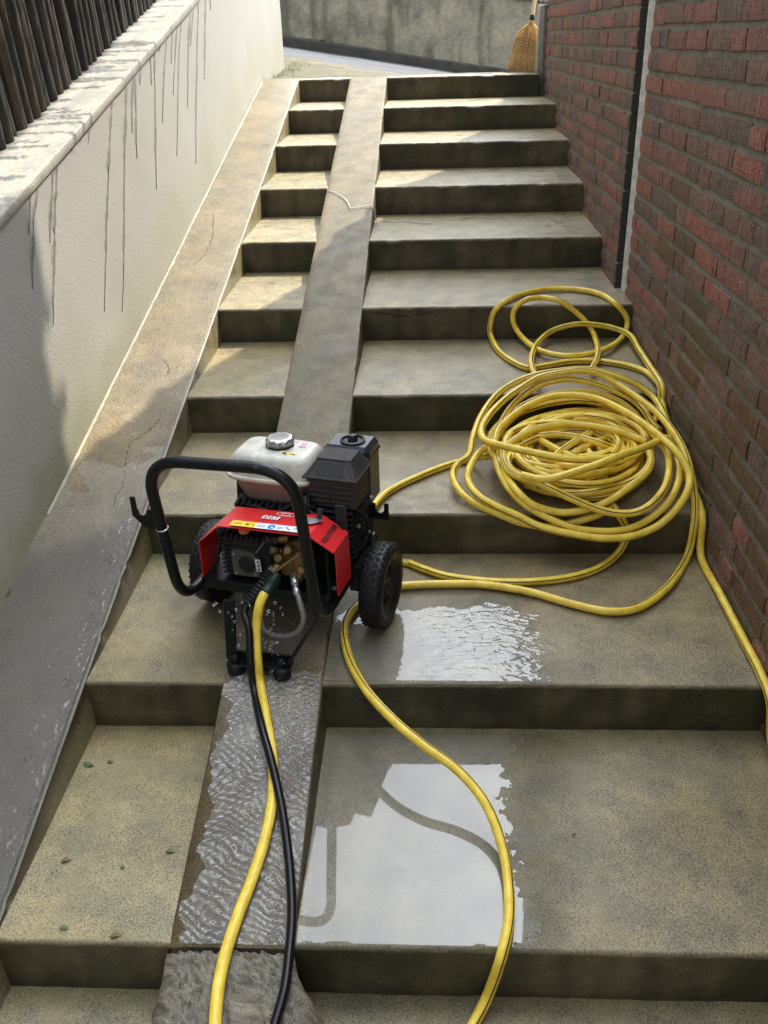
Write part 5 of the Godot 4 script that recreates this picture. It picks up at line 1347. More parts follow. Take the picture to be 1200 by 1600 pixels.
	part("flange", fl, M.tank_white, tank)
	var lt := MB.new()
	loft(lt, [Vector3(0.346, 0.0, 0.0), Vector3(0.346, 0.078, 0.052), Vector3(0.352, 0.085, 0.058), Vector3(0.385, 0.099, 0.069), Vector3(0.418, 0.112, 0.078)], Vector3(-0.026, 0, -0.02), 40, 4.5)
	part("lower_tub", lt, M.tank_under, tank)
	var cap := MB.new()
	var cm := func(a: int, b: int):
		var pr: Vector2 = [Vector2(0.0345, 0.483), Vector2(0.0365, 0.487), Vector2(0.0365, 0.501), Vector2(0.034, 0.506), Vector2(0.029, 0.508), Vector2(0.0, 0.5095)][b]
		var th := -TAU * a / 72.0
		var r := pr.x * (1.0 + (0.045 * cos(th * 9.0) if b < 4 else 0.0))
		return Vector3(-0.018 + r * cos(th), pr.y, -0.030 + r * sin(th))
	cap.sheet(72, 5, cm, Vector3(0, 1, 0))
	for q in cap.v.size():
		var outw := cap.v[q] - Vector3(-0.018, 0.487, -0.030)
		if cap.n[q].dot(outw) < 0.0: cap.n[q] = -cap.n[q]
	part("filler_cap", cap, M.silver, tank)
	var st := MB.new()
	st.box(Vector3(0.042, 0.001, 0.014), Vector3(0.024, 0.4830, 0.016), Basis.from_euler(Vector3(0.10, -0.08, 0)), 0.0)
	part("warning_sticker", st, M.print_yellow, tank)
	var sk := MB.new()
	sk.prism(PackedVector2Array([Vector2(-0.006, -0.004), Vector2(0.006, -0.004), Vector2(0, 0.005)]), 0.0008, Transform3D(Basis.from_euler(Vector3(-PI / 2 + 0.1, 0, 0)), Vector3(0.014, 0.4850, 0.016)))
	sk.box(Vector3(0.012, 0.0008, 0.003), Vector3(0.036, 0.4840, 0.017), Basis.from_euler(Vector3(0.10, -0.08, 0)))
	part("sticker_mark", sk, M.print_dark, tank)
	var s2 := MB.new()
	s2.box(Vector3(0.075, 0.026, 0.0012), Vector3(-0.035, 0.446, 0.0578), Basis.from_euler(Vector3(-0.10, 0, 0)))
	s2.box(Vector3(0.028, 0.001, 0.026), Vector3(0.044, 0.4848, -0.045), Basis.from_euler(Vector3(0, 0, -0.12)))
	part("info_sticker", s2, M.print_white, tank)
	var s3 := MB.new()
	for k in 3: s3.box(Vector3(0.062 - 0.008 * k, 0.0022, 0.0012), Vector3(-0.035, 0.4525 - 0.0065 * k, 0.0588), Basis.from_euler(Vector3(-0.10, 0, 0)))
	for k in 4: s3.box(Vector3(0.020 - 0.003 * (k % 2), 0.001, 0.0018), Vector3(0.044, 0.4855, -0.054 + 0.006 * k), Basis.from_euler(Vector3(0, 0, -0.12)))
	part("sticker_print", s3, M.print_red, tank)
	# muffler cover: louvred front, slotted slope
	var mf := MB.new()
	mf.box(Vector3(0.132, 0.085, 0.11), Vector3(0.146, 0.402, -0.006), Basis(), 0.004)
	var lo := [Vector3(0.074, 0.442, 0.054), Vector3(0.218, 0.442, 0.054), Vector3(0.218, 0.442, -0.066), Vector3(0.074, 0.442, -0.066)]
	var hi := [Vector3(0.101, 0.480, 0.014), Vector3(0.191, 0.480, 0.014), Vector3(0.191, 0.480, -0.055), Vector3(0.101, 0.480, -0.055)]
	for k in 4:
		var k2 := (k + 1) % 4
		mf.quad(lo[k], lo[k2], hi[k2], hi[k], (lo[k] + lo[k2]) / 2.0 - Vector3(0.146, 0.43, -0.006))
	mf.quad(hi[0], hi[1], hi[2], hi[3], Vector3.UP)
	mf.box(Vector3(0.146, 0.006, 0.122), Vector3(0.146, 0.442, -0.006), Basis(), 0.002)
	mf.box(Vector3(0.094, 0.003, 0.073), Vector3(0.146, 0.4805, -0.02), Basis(), 0.0012)
	var muf := part("muffler_cover", mf, M.muffler, o)
	for k in 4:
		for s in 2:
			var lv := MB.new()
			lv.box(Vector3(0.055, 0.0055, 0.006), Vector3(0.116 + 0.059 * s, 0.378 + 0.0145 * k, 0.0505), Basis.from_euler(Vector3(0.5, 0, 0)), 0.001)
			part("louvre", lv, M.muffler, muf)
	var vn := MB.new()
	var fb1 := Basis(Vector3.RIGHT, Vector3(0, 0.038, -0.040).normalized(), Vector3(0, 0.040, 0.038).normalized())
	for k in 9: vn.box(Vector3(0.0045, 0.036, 0.0022), Vector3(0.108 + 0.0085 * k, 0.461, 0.0346), fb1, 0.0005)
	for s in [-1.0, 1.0]: vn.box(Vector3(0.006, 0.044, 0.0022), Vector3(0.146 + 0.052 * s, 0.461, 0.0346), fb1 * Basis.from_euler(Vector3(0, 0, 0.42 * s)), 0.0005)
	var sb := Basis(Vector3(0, 0, -1), Vector3(-0.027, 0.038, 0).normalized(), Vector3(0.038, 0.027, 0).normalized())
	for k in 9: vn.box(Vector3(0.0035, 0.036, 0.0022), Vector3(0.2050, 0.461, 0.012 - 0.0078 * k), sb, 0.0005)
	part("vent_slots", vn, M.near_black, muf)  # raised dark strips; the shade inside the slots is in their colour
	# air filter box behind it, with a knob
	var ab := MB.new()
	ab.box(Vector3(0.128, 0.175, 0.10), Vector3(0.142, 0.385, -0.132), Basis(), 0.012)
	ab.box(Vector3(0.132, 0.012, 0.104), Vector3(0.142, 0.440, -0.132), Basis(), 0.004)
	var air := part("air_filter_box", ab, M.air_box, o)
	var kn := MB.new()
	kn.lathe(PackedVector2Array([Vector2(0.034, 0.471), Vector2(0.034, 0.477), Vector2(0.028, 0.479), Vector2(0.026, 0.474), Vector2(0.014, 0.474), Vector2(0.012, 0.484), Vector2(0.009, 0.490), Vector2(0.0, 0.491)]), 24, Transform3D(Basis(), Vector3(0.148, 0, -0.128)))
	kn.box(Vector3(0.028, 0.008, 0.005), Vector3(0.148, 0.486, -0.128), Basis.from_euler(Vector3(0, 0.6, 0)), 0.001)
	part("knob", kn, M.black_plastic, air)
	# red folded cover over the pump
	var rc := MB.new()
	var fold := [Vector2(-0.170, 0.180), Vector2(-0.168, 0.292), Vector2(-0.100, 0.354), Vector2(0.143, 0.360), Vector2(0.206, 0.321), Vector2(0.208, 0.190)]
	var off := []
	for k in fold.size():
		var a: Vector2 = (fold[k] - fold[k - 1]).normalized() if k > 0 else (fold[1] - fold[0]).normalized()
		var b: Vector2 = (fold[k + 1] - fold[k]).normalized() if k < fold.size() - 1 else a
		var nn := Vector2(a.y + b.y, -(a.x + b.x)).normalized()
		off.append(fold[k] + nn * 0.0028)
	for k in fold.size() - 1:
		var z0 := 0.092
		var z1 := 0.200 - (0.012 if k == 0 or k == 4 else 0.0)
		var z2 := 0.200 - (0.012 if k == 0 or k == 4 else 0.0)
		var A := func(p: Vector2, z: float): return Vector3(p.x, p.y, z)
		var ow := Vector3(off[k].x - fold[k].x, off[k].y - fold[k].y, 0)
		rc.quad(A.call(fold[k], z0), A.call(fold[k + 1], z0), A.call(fold[k + 1], z2), A.call(fold[k], z1), -ow)
		rc.quad(A.call(off[k], z0), A.call(off[k + 1], z0), A.call(off[k + 1], z2), A.call(off[k], z1), ow)
		rc.quad(A.call(fold[k], z1), A.call(fold[k + 1], z2), A.call(off[k + 1], z2), A.call(off[k], z1), Vector3.BACK)
		rc.quad(A.call(fold[k], z0), A.call(fold[k + 1], z0), A.call(off[k + 1], z0), A.call(off[k], z0), Vector3.FORWARD)
	var red := part("red_cover", rc, M.red, o)
	var lb := MB.new()
	lb.quad(Vector3(-0.070, 0.3592, 0.170), Vector3(-0.070, 0.3592, 0.197), Vector3(0.125, 0.3640, 0.197), Vector3(0.125, 0.3640, 0.170), Vector3.UP)
	# read from the front: left to right along x, top towards the back
	for q in 4:
		lb.uv[q] = [Vector2(0, 0), Vector2(0, 1), Vector2(1, 1), Vector2(1, 0)][q]
	part("warning_strip", lb, M.label, red)
	text("DIM", 0.00074, M.print_white, red, Transform3D(Basis(Vector3.RIGHT, Vector3(0.2, 0, -1).normalized(), Vector3.UP), Vector3(0.018, 0.3618, 0.140)))
	var em := MB.new()
	for e in [[0.026, 0.0085], [0.012, 0.0055]]:
		var rp := PackedVector3Array()
		for k in 25: rp.append(Vector3(0.050 + e[0] * cos(TAU * k / 24.0), 0.3626, 0.116 + e[1] * sin(TAU * k / 24.0)))
		em.tube(rp, 0.0007, 5, false)
	part("emblem", em, M.print_white, red)
	text("TSL17150F", 0.00058, M.print_dark, red, Transform3D(Basis(Vector3(0, 0, -1), Vector3(-0.852, 0.524, 0), Vector3(0.524, 0.852, 0)), Vector3(0.1768, 0.3432, 0.145)))
	var tb := MB.new()
	tb.prism(PackedVector2Array([Vector2(-0.026, -0.012), Vector2(0.010, -0.016), Vector2(0.032, 0.006), Vector2(0.028, 0.014), Vector2(-0.012, 0.016), Vector2(-0.028, 0.004)]), 0.0016, Transform3D(Basis(Vector3.RIGHT, Vector3(0, 0, -1), Vector3.UP), Vector3(0.122, 0.3650, 0.135)))
	part("bright_plate", tb, M.steel, o)  # small bright metal plate lying flat on the red cover
	var tp := MB.new()
	tp.box(Vector3(0.014, 0.034, 0.004), Vector3(0.142, 0.376, 0.118), Basis.from_euler(Vector3(-0.15, 0, -0.1)), 0.001)
	part("bracket_tab", tp, M.air_box, o)
	# dark side plate and inner panel at the right of the pump
	var sp := MB.new()
	sp.box(Vector3(0.004, 0.14, 0.16), Vector3(0.186, 0.245, 0.12), Basis(), 0.001)
	sp.box(Vector3(0.12, 0.15, 0.004), Vector3(0.135, 0.262, 0.095), Basis(), 0.001)
	part("inner_panel", sp, M.black_paint, o)
	var ss := MB.new()
	ss.prism(PackedVector2Array([Vector2(0.155, 0.268), Vector2(0.199, 0.272), Vector2(0.199, 0.300), Vector2(0.176, 0.312), Vector2(0.155, 0.298)]), 0.001, Transform3D(Basis(), Vector3(0, 0, 0.0985)))
	part("panel_sticker", ss, M.pier, o)
	# pump: finned crankcase, cover with oil window, brass head
	var pc := MB.new()
	pc.box(Vector3(0.135, 0.115, 0.075), Vector3(-0.043, 0.250, 0.128), Basis(), 0.006)
	for k in 9: pc.box(Vector3(0.030, 0.005, 0.082), Vector3(-0.102, 0.200 + 0.0128 * k, 0.130), Basis(), 0.0012)
	for k in 8: pc.box(Vector3(0.0048, 0.024, 0.078), Vector3(-0.098 + 0.0145 * k, 0.306, 0.132), Basis.from_euler(Vector3(0, 0, -0.12)), 0.0012)
	var pump := part("pump", pc, M.dark_metal, o)
	var pl := MB.new()
	pl.prism(PackedVector2Array([Vector2(-0.083, 0.207), Vector2(-0.078, 0.201), Vector2(-0.013, 0.203), Vector2(-0.008, 0.210), Vector2(-0.010, 0.255), Vector2(-0.024, 0.274), Vector2(-0.078, 0.277), Vector2(-0.084, 0.270)]), 0.012, Transform3D(Basis(), Vector3(0, 0, 0.172)))
	part("cover_plate", pl, M.grey_cast, pump)
	var dk := MB.new()
	dk.lathe(PackedVector2Array([Vector2(0.0, 0.004), Vector2(0.020, 0.004), Vector2(0.0235, 0.0025), Vector2(0.024, 0.0)]), 28, Transform3D(Basis(Vector3.RIGHT, Vector3.BACK, Vector3.DOWN), Vector3(-0.042, 0.238, 0.178)))
	part("oil_window", dk, M.black_plastic, pump)
	for q in [Vector2(-0.074, 0.266), Vector2(-0.074, 0.210), Vector2(-0.018, 0.212)]:
		var bo := MB.new()
		bo.lathe(PackedVector2Array([Vector2(0.0, 0.006), Vector2(0.004, 0.006), Vector2(0.0052, 0.004), Vector2(0.0052, 0.0)]), 6, Transform3D(Basis(Vector3.RIGHT, Vector3.BACK, Vector3.DOWN), Vector3(q.x, q.y, 0.178)))
		part("bolt", bo, M.steel, pump)
	var pk := MB.new()
	pk.box(Vector3(0.014, 0.036, 0.001), Vector3(-0.010, 0.240, 0.1795), Basis.from_euler(Vector3(0, 0, 0.06)))
	part("serial_plate", pk, M.print_white, pump)
	var pp := MB.new()
	for k in 9: pp.box(Vector3(0.0016, 0.004 + 0.004 * (k * 7 % 3), 0.0008), Vector3(-0.013 + 0.003 * (k % 3), 0.228 + 0.011 * (k / 3), 0.1804), Basis.from_euler(Vector3(0, 0, 0.06)))
	part("serial_print", pp, M.print_dark, pump)
	var oc := MB.new()
	oc.lathe(PackedVector2Array([Vector2(0.0, 0.016), Vector2(0.013, 0.016), Vector2(0.015, 0.013), Vector2(0.015, 0.004), Vector2(0.009, 0.0)]), 16, Transform3D(Basis(), Vector3(-0.050, 0.318, 0.158)))
	part("oil_cap", oc, M.orange, pump)
	var gd := MB.new()
	gd.prism(PackedVector2Array([Vector2(-0.012, 0.276), Vector2(0.026, 0.328), Vector2(0.046, 0.326), Vector2(0.040, 0.272)]), 0.004, Transform3D(Basis(), Vector3(0, 0, 0.178)))
	part("guard_plate", gd, M.black_paint, pump)
	var ge := MB.new()
	rod(ge, Vector3(-0.012, 0.277, 0.1815), Vector3(0.025, 0.328, 0.1815), 0.0018, 6)
	part("guard_edge", ge, M.steel, pump)
	var bh := MB.new()
	bh.box(Vector3(0.082, 0.070, 0.060), Vector3(0.088, 0.258, 0.150), Basis.from_euler(Vector3(0, 0, 0.12)), 0.006)
	bh.box(Vector3(0.060, 0.030, 0.050), Vector3(0.094, 0.305, 0.146), Basis.from_euler(Vector3(0, 0, 0.35)), 0.005)
	for k in 3: bh.box(Vector3(0.006, 0.075, 0.064), Vector3(0.062 + 0.026 * k, 0.262, 0.152), Basis.from_euler(Vector3(0, 0, 0.12)), 0.002)
	var head := part("brass_head", bh, M.brass, o)
	for q in [[Vector3(0.118, 0.312, 0.165), Vector3(0.121, 0.336, 0.182), 0.013], [Vector3(0.084, 0.292, 0.175), Vector3(0.082, 0.309, 0.196), 0.012], [Vector3(0.060, 0.272, 0.178), Vector3(0.055, 0.284, 0.200), 0.0125], [Vector3(0.045, 0.288, 0.172), Vector3(0.036, 0.298, 0.188), 0.011], [Vector3(0.108, 0.250, 0.175), Vector3(0.112, 0.252, 0.192), 0.011], [Vector3(0.10, 0.232, 0.17), Vector3(0.104, 0.222, 0.19), 0.012]]:
		var vc := MB.new()
		var a: Vector3 = q[0]
		var b: Vector3 = q[1]
		var l := a.distance_to(b)
		vc.lathe(PackedVector2Array([Vector2(q[2], 0), Vector2(q[2], l * 0.6), Vector2(q[2] * 0.92, l * 0.66), Vector2(q[2] * 0.92, l * 0.95), Vector2(q[2] * 0.8, l), Vector2(0, l)]), 6, aim(a, b))
		part("valve_cap", vc, M.brass, head)
	var uv := MB.new()
	rod(uv, Vector3(0.012, 0.313, 0.172), Vector3(0.052, 0.322, 0.172), 0.013, 16)
	rod(uv, Vector3(0.020, 0.315, 0.172), Vector3(0.026, 0.3163, 0.172), 0.0155, 16)
	rod(uv, Vector3(0.034, 0.318, 0.172), Vector3(0.040, 0.3193, 0.172), 0.0155, 16)
	part("unloader_valve", uv, M.black_plastic, head)
	var ub := MB.new()
	rod(ub, Vector3(0.052, 0.322, 0.172), Vector3(0.078, 0.3278, 0.172), 0.0105, 6)
	rod(ub, Vector3(0.112, 0.300, 0.190), Vector3(0.042, 0.243, 0.212), 0.0042, 8)
	rod(ub, Vector3(0.054, 0.262, 0.192), Vector3(0.036, 0.240, 0.206), 0.0095, 6)
	part("outlet_pipe", ub, M.brass, head)
	var bk := MB.new()
	var serr := PackedVector2Array([Vector2(-0.118, 0.166), Vector2(-0.104, 0.189)])
	for k in 7: serr.append_array(PackedVector2Array([Vector2(-0.100 + 0.010 * k, 0.194), Vector2(-0.095 + 0.010 * k, 0.187)]))
	serr.append(Vector2(-0.040, 0.166))
	bk.prism(serr, 0.003, Transform3D(Basis.from_euler(Vector3(-0.9, 0, 0)), Vector3(0, 0.070, 0.062)))
	part("grey_bracket", bk, M.grey_cast, o).position = Vector3(0, -0.002, 0.0)
	# braided bypass hose looping below the pump
	var bz := MB.new()
	bz.tube(spline(PackedVector3Array([Vector3(0.088, 0.232, 0.185), Vector3(0.104, 0.222, 0.215), Vector3(0.128, 0.190, 0.245), Vector3(0.138, 0.155, 0.255), Vector3(0.124, 0.118, 0.258), Vector3(0.092, 0.094, 0.256), Vector3(0.055, 0.084, 0.25), Vector3(0.02, 0.088, 0.24), Vector3(-0.005, 0.115, 0.215), Vector3(-0.012, 0.16, 0.18)]), 0.008), 0.0072, 12)
	var bypass := part("bypass_hose", bz, M.braid, o)
	var fe := MB.new()
	rod(fe, Vector3(0.086, 0.233, 0.182), Vector3(0.104, 0.222, 0.213), 0.0105, 14)
	rod(fe, Vector3(0.107, 0.218, 0.220), Vector3(0.116, 0.207, 0.232), 0.0092, 14)
	part("ferrule", fe, M.steel, bypass)

# ------------------------------------------------------------------ hoses
func build_hoses() -> void:
	var mb := MB.new()
	var k := 0
	for s in COIL:
		mb.tube(spline(PackedVector3Array(s), 0.012), 0.0115, 12, true, 0.7 + k * 1.9, 0.6)
		k += 1
	solo("garden_hose", mb, M.hose, "long yellow garden hose heaped in loops on the steps beside the brick wall", "hose")
	var pts := spline(PackedVector3Array(SUPPLY), 0.012)
	var y := MB.new()
	y.tube(pts, 0.0124, 14, true, 1.2, 0.6)
	var hose := thing("garden_hose", "yellow hose running straight down the wet centre ramp from the pressure washer", "hose")
	part("tube", y, M.hose, hose)
	var cn := MB.new()
	var c0: Vector3 = SUPPLY[0]
	var c1: Vector3 = SUPPLY[1]
	var back := c0 + (c0 - c1).normalized() * 0.03
	cn.lathe(PackedVector2Array([Vector2(0.0, -0.012), Vector2(0.012, -0.012), Vector2(0.013, 0.0), Vector2(0.018, 0.002), Vector2(0.019, 0.016), Vector2(0.0165, 0.020), Vector2(0.0165, 0.036), Vector2(0.018, 0.039), Vector2(0.0175, 0.047), Vector2(0.0145, 0.049)]), 14, aim(back, c1))
	part("connector", cn, M.green, hose)
	var b := MB.new()
	var bp := spline(PackedVector3Array(PRESSURE), 0.010)
	b.tube(bp, 0.0098, 12, true, 0.0, 0.6)
	var ph := thing("pressure_hose", "thin black high-pressure hose lying beside the yellow hose on the centre ramp", "hose")
	part("tube", b, M.black_hose, ph)
	var sr := MB.new()
	var run := 0.0
	var nxt := 0.0
	for i in bp.size() - 1:
		run += bp[i].distance_to(bp[i + 1])
		if run > 0.105: break
		while nxt < run:
			sr.lathe(PackedVector2Array([Vector2(0.0110, -0.0050), Vector2(0.0160, -0.0028), Vector2(0.0180 - 0.025 * nxt, 0.0), Vector2(0.0160, 0.0028), Vector2(0.0110, 0.0050)]), 16, aim(bp[i], bp[i + 1]))
			nxt += 0.0095
	part("strain_relief", sr, M.black_plastic, ph)
	var wn := MB.new()
	rod(wn, bp[0] - (bp[1] - bp[0]).normalized() * 0.018, bp[0] + (bp[1] - bp[0]).normalized() * 0.004, 0.0135, 6)
	part("coupling_nut", wn, M.steel, ph)

# ------------------------------------------------------------------ standing and running water
func film(x0: float, x1: float, z0: float, z1: float, cell: float, inside: Callable, height: Callable) -> MB:
	var mb := MB.new()
	var nx := int((x1 - x0) / cell)
	var nz := int((z1 - z0) / cell)
	var id := PackedInt32Array(); id.resize((nx + 1) * (nz + 1)); id.fill(-1)
	var e := 0.0012
	for j in nz + 1:
		for i in nx + 1:
			var x := x0 + cell * i
			var z := z0 + cell * j
			if inside.call(x, z) <= 0.0: continue
			var y: float = height.call(x, z)
			var dx: float = (height.call(x + e, z) - y) / e
			var dz: float = (height.call(x, z + e) - y) / e
			id[j * (nx + 1) + i] = mb.put(Vector3(x, y, z), Vector3(-dx, 1.0, -dz).normalized())
	for j in nz:
		for i in nx:
			var q := j * (nx + 1) + i
			var c := [id[q], id[q + 1], id[q + nx + 2], id[q + nx + 1]]
			if c[0] >= 0 and c[2] >= 0:
				if c[1] >= 0: mb.face(c[0], c[1], c[2])
				if c[3] >= 0: mb.face(c[0], c[2], c[3])
			elif c[1] >= 0 and c[3] >= 0:
				if c[0] >= 0: mb.face(c[0], c[1], c[3])
				if c[2] >= 0: mb.face(c[1], c[2], c[3])
	return mb

func tread_y(i: int, z: float) -> float:
	return i * RISE + (RISE - RISER) * (-z - i * RUN) / RUN

func build_water() -> void:
	# flat puddle on the lowest full step
	var a := film(0.004, 0.56, -0.60, -0.012, 0.004, func(x: float, z: float):
		var edge := 0.470 + 0.030 * sin(z * 7.0 + 0.6) + 0.016 * fb(1.0, 0, z * 5.0) + 0.012 * fine(0, 3.0, z * 0.9) + 0.020 * fine(x * 2.0, 0, z * 2.0) + 0.010 * fine(x * 6.0, 4.0, z * 6.0) - 0.05 * smoothstep(-0.06, 0.0, z)
		return minf(edge - x, -0.010 - z + 0.006 * fine(x, 0, 0)), func(x: float, z: float): return tread_y(0, z) + 0.0034)
	struct("puddle", a, M.water)
	# shallow running water on the second step: wind-blown wrinkles
	var b := film(0.004, 0.62, -1.02, -0.640, 0.004, func(x: float, z: float):
		var edge := 0.535 + 0.05 * fb(2.0, 0, z * 4.0) + 0.03 * fine(0, 1.0, z * 1.6) + 0.02 * fine(x * 1.5, 2.0, z * 3.0)
		return minf(edge - x, minf(-0.634 - z, z + 0.955 + 0.05 * fb(x * 5.0, 5.0, 0) + 0.01 * fine(x, 3.0, z))), func(x: float, z: float):
		var rip := smoothstep(0.17, 0.30, x) * 0.00055 + 0.00004
		return tread_y(1, z) + 0.0034 + rip * (sin(z * 250.0 + 5.0 * fb(x * 7.0, 1.0, z * 12.0)) * 0.6 + fine(x * 1.6, 0, z * 5.0)))
	struct("puddle", b, M.water)
	# sheet of water sliding down the centre ramp
	var c := film(-0.247, -0.003, -0.66, -0.002, 0.0027, func(x: float, z: float):
		return x + 0.243 - 0.030 * (0.5 + 0.5 * fine(0, 5.0, z * 1.4)) + 0.02 * fb(0, 1.0, z * 4.0), func(x: float, z: float):
		var p1 := 8.0 * fb(x * 4.0, 2.0, z * 4.0) + 3.0 * fine(x * 0.7, 0, z * 0.7)
		var p2 := 8.0 * fb(x * 4.0, 9.0, z * 4.0) + 3.0 * fine(x * 0.7, 5.0, z * 0.7)
		var amp := 0.00070 + 0.00055 * fb(x * 9.0, 7.0, z * 9.0)
		return slope_y(z) + 0.0048 + amp * (sin(z * 350.0 + x * 190.0 + p1) + sin(z * 350.0 - x * 190.0 + p2)) + 0.0008 * fine(x * 3.5, 1.0, z * 4.5))
	struct("running_water", c, M.water)
	# soaked stretch of the side ramp
	var d := film(-0.925, -0.612, -1.80, 0.70, 0.0045, func(x: float, z: float):
		return smoothstep(-1.72, -1.25, z + 0.9 * (x + 0.72)) - 0.30 + 0.42 * fine(x * 0.5, 8.0, z * 0.5) - 0.35 * smoothstep(-0.86, -0.93, x) + 0.2 * fb(x * 2.0, 0, z * 1.5), func(x: float, z: float):
		return slope_y(z) + 0.0030 + 0.0008 * fine(x * 2.6, 4.0, z * 1.5) + 0.0009 * fb(x * 5.0, 3.0, z * 3.0))
	struct("running_water", d, M.water)
	# drips falling from the couplings under the pump
	var rng := RandomNumberGenerator.new(); rng.seed = 70
	var m := MB.new()
	var base := Transform3D(Basis.from_euler(Vector3(0, deg_to_rad(-15.0), 0)), Vector3(-0.11, 0.153, -0.965))
	for k in 70:
		var q := Vector3(rng.randf_range(-0.09, 0.11), 0, rng.randf_range(0.24, 0.33))
		q.y = rng.randf_range(0.01, 0.20)
		if k > 50: q = Vector3(0.06 + rng.randfn(0, 0.012), rng.randf_range(0.03, 0.19), 0.29 + rng.randfn(0, 0.006))
		var r := rng.randf_range(0.0016, 0.0042)
		m.lathe(PackedVector2Array([Vector2(0, -r * 1.2), Vector2(r * 0.75, -r * 0.75), Vector2(r, 0), Vector2(r * 0.7, r * 0.8), Vector2(0, r * 1.5)]), 8, Transform3D(Basis.from_euler(Vector3(rng.randf(), rng.randf() * 6, rng.randf())), base * q))
	struct("water_drops", m, M.drop)

# ------------------------------------------------------------------ broom and small things
func build_broom() -> void:
	var o := thing("broom", "straw broom standing on its bristles at the top of the steps against the grey pier", "broom", Vector3(0.962, 1.340, -5.98))
	o.rotation.z = -0.12
	var b := MB.new()
	loft(b, [Vector3(0.0, 0.0, 0.0), Vector3(0.0, 0.116, 0.034), Vector3(0.06, 0.111, 0.034), Vector3(0.13, 0.104, 0.032), Vector3(0.20, 0.094, 0.030), Vector3(0.245, 0.076, 0.028), Vector3(0.275, 0.05, 0.026), Vector3(0.292, 0.030, 0.023), Vector3(0.30, 0.021, 0.02), Vector3(0.318, 0.019, 0.019)], Vector3.ZERO, 40, 2.3)
	part("brush", b, M.straw, o)
	var rng := RandomNumberGenerator.new(); rng.seed = 44
	var s := MB.new()
	for k in 190:
		var t := rng.randf_range(-1.0, 1.0)
		var front := 1.0 if rng.randf() < 0.65 else -1.0
		var d := sqrt(maxf(0.0, 1.0 - t * t)) * front
		var y1 := rng.randf_range(0.12, 0.26)
		var f := 1.0 if y1 < 0.2 else lerpf(1.0, 0.75, (y1 - 0.2) / 0.06)
		var p0 := Vector3(t * 0.120 + rng.randfn(0, 0.004), -0.002 + rng.randf() * 0.014, d * 0.037)
		var p1 := Vector3(t * 0.100 * f, y1, d * 0.034)
		s.tube(PackedVector3Array([p0, p0.lerp(p1, 0.5) + Vector3(rng.randfn(0, 0.003), 0, rng.randf() * 0.003 * front), p1]), 0.0016, 4, false)
	var bs := part("bristles", s, M.straw_strand, o)
	bs.set_meta("kind", "stuff")
	for k in 6:
		var y: float = [0.118, 0.134, 0.150, 0.166, 0.184, 0.200][k]
		var w := lerpf(0.1075, 0.0965, (y - 0.118) / 0.09)
		var rp := PackedVector3Array()
		for q in 33: rp.append(Vector3(cos(TAU * q / 32.0) * w, y + 0.003 * sin(q * 0.9 + k) - 0.02 * cos(TAU * q / 32.0) * 0.3, sin(TAU * q / 32.0) * 0.0365))
		var r := MB.new()
		r.tube(rp, 0.0016, 5, false)
		part("stitching", r, M.stitch, o)
	var c := MB.new()
	c.lathe(PackedVector2Array([Vector2(0.0155, 0.316), Vector2(0.0168, 0.320), Vector2(0.0165, 0.348), Vector2(0.0135, 0.352)]), 18)
	part("collar", c, M.green, o)
	var h := MB.new()
	h.lathe(PackedVector2Array([Vector2(0.0, 0.31), Vector2(0.0135, 0.31), Vector2(0.0125, 1.2), Vector2(0.011, 1.225), Vector2(0.0, 1.23)]), 16)
	part("handle", h, M.handle, o)

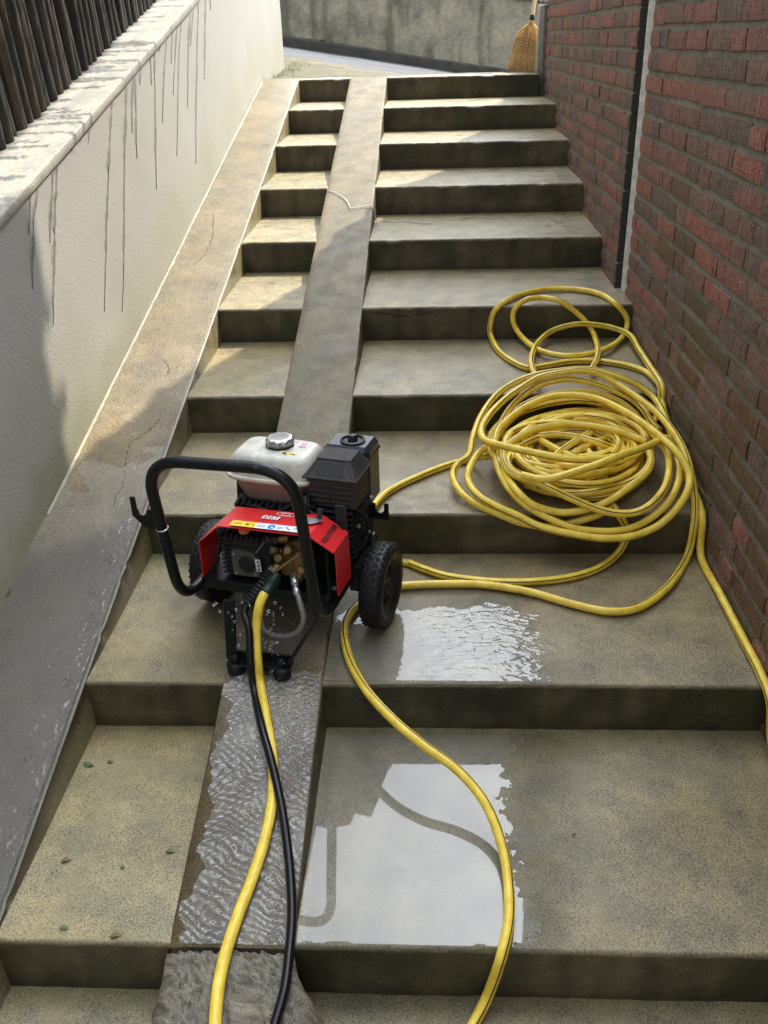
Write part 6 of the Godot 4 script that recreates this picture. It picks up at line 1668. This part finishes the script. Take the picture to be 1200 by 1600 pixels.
func build_litter() -> void:
	var rng := RandomNumberGenerator.new(); rng.seed = 90
	for q in [
		[Vector2(-0.570, -0.485), 0.022, "leaf", "torn green leaf on the lowest full left step, nearest the side ramp's foot"],
		[Vector2(-0.395, -0.184), 0.010, "leaf", "tiny green leaf scrap near the middle of the lowest full left step"],
		[Vector2(-0.301, -0.228), 0.014, "leaf", "small round green leaf beside the centre ramp on the lowest full left step"],
		[Vector2(-0.470, -0.035), 0.013, "leaf", "green leaf scrap at the nose of the lowest full left step"],
		[Vector2(-0.525, -0.20), 0.017, "dry", "curled pale brown leaf on the lowest full left step by the side ramp"],
		[Vector2(-0.52, -0.497), 0.012, "dry", "small brown leaf fragment beside the torn green leaf"],
		[Vector2(0.584, -0.29), 0.008, "dry", "dark crumb in the middle of the lowest full right step"],
		[Vector2(-0.36, -0.02), 0.016, "dry", "sliver of straw at the nose of the lowest left step"]]:
		var mb := MB.new()
		var r: float = q[1] * 0.62
		var n := 9
		var at := Vector3(q[0].x, tread_y(0, q[0].y) + 0.004, q[0].y)
		for k in n:
			var a0 := TAU * k / n
			var a1 := TAU * (k + 1) / n
			var f := func(a: float): return at + Vector3(cos(a) * r * (1.0 + 0.35 * sin(a * 2.0 + r * 900.0)), 0.004 * sin(a * 2.0 + r * 500.0) * r / 0.015, sin(a) * r * 0.6 * (1.0 + 0.3 * cos(a * 3.0)))
			mb.tri(at + Vector3.UP * 0.002, f.call(a0), f.call(a1), Vector3.UP)
		solo("leaf", mb, M.leaf if q[2] == "leaf" else M.dry_leaf, q[3], "leaf", "leaf scraps on the lowest full step")
	var c := MB.new()
	c.tube(spline(PackedVector3Array([Vector3(-0.245, 0.884, -3.71), Vector3(-0.20, 0.878, -3.665), Vector3(-0.171, 0.868, -3.63), Vector3(-0.14, 0.858, -3.575), Vector3(-0.121, 0.842, -3.515), Vector3(-0.108, 0.832, -3.469), Vector3(-0.06, 0.834, -3.485), Vector3(-0.01, 0.836, -3.49), Vector3(0.006, 0.822, -3.475), Vector3(0.012, 0.775, -3.50), Vector3(0.023, 0.752, -3.575), Vector3(0.08, 0.7505, -3.55), Vector3(0.148, 0.7505, -3.546), Vector3(0.18, 0.7505, -3.54), Vector3(0.213, 0.7505, -3.507), Vector3(0.28, 0.7505, -3.485), Vector3(0.285, 0.7505, -3.51)]), 0.012), 0.0022, 6)
	solo("cord", c, M.cord, "thin white cord lying across the centre ramp and the step beside it", "cord")
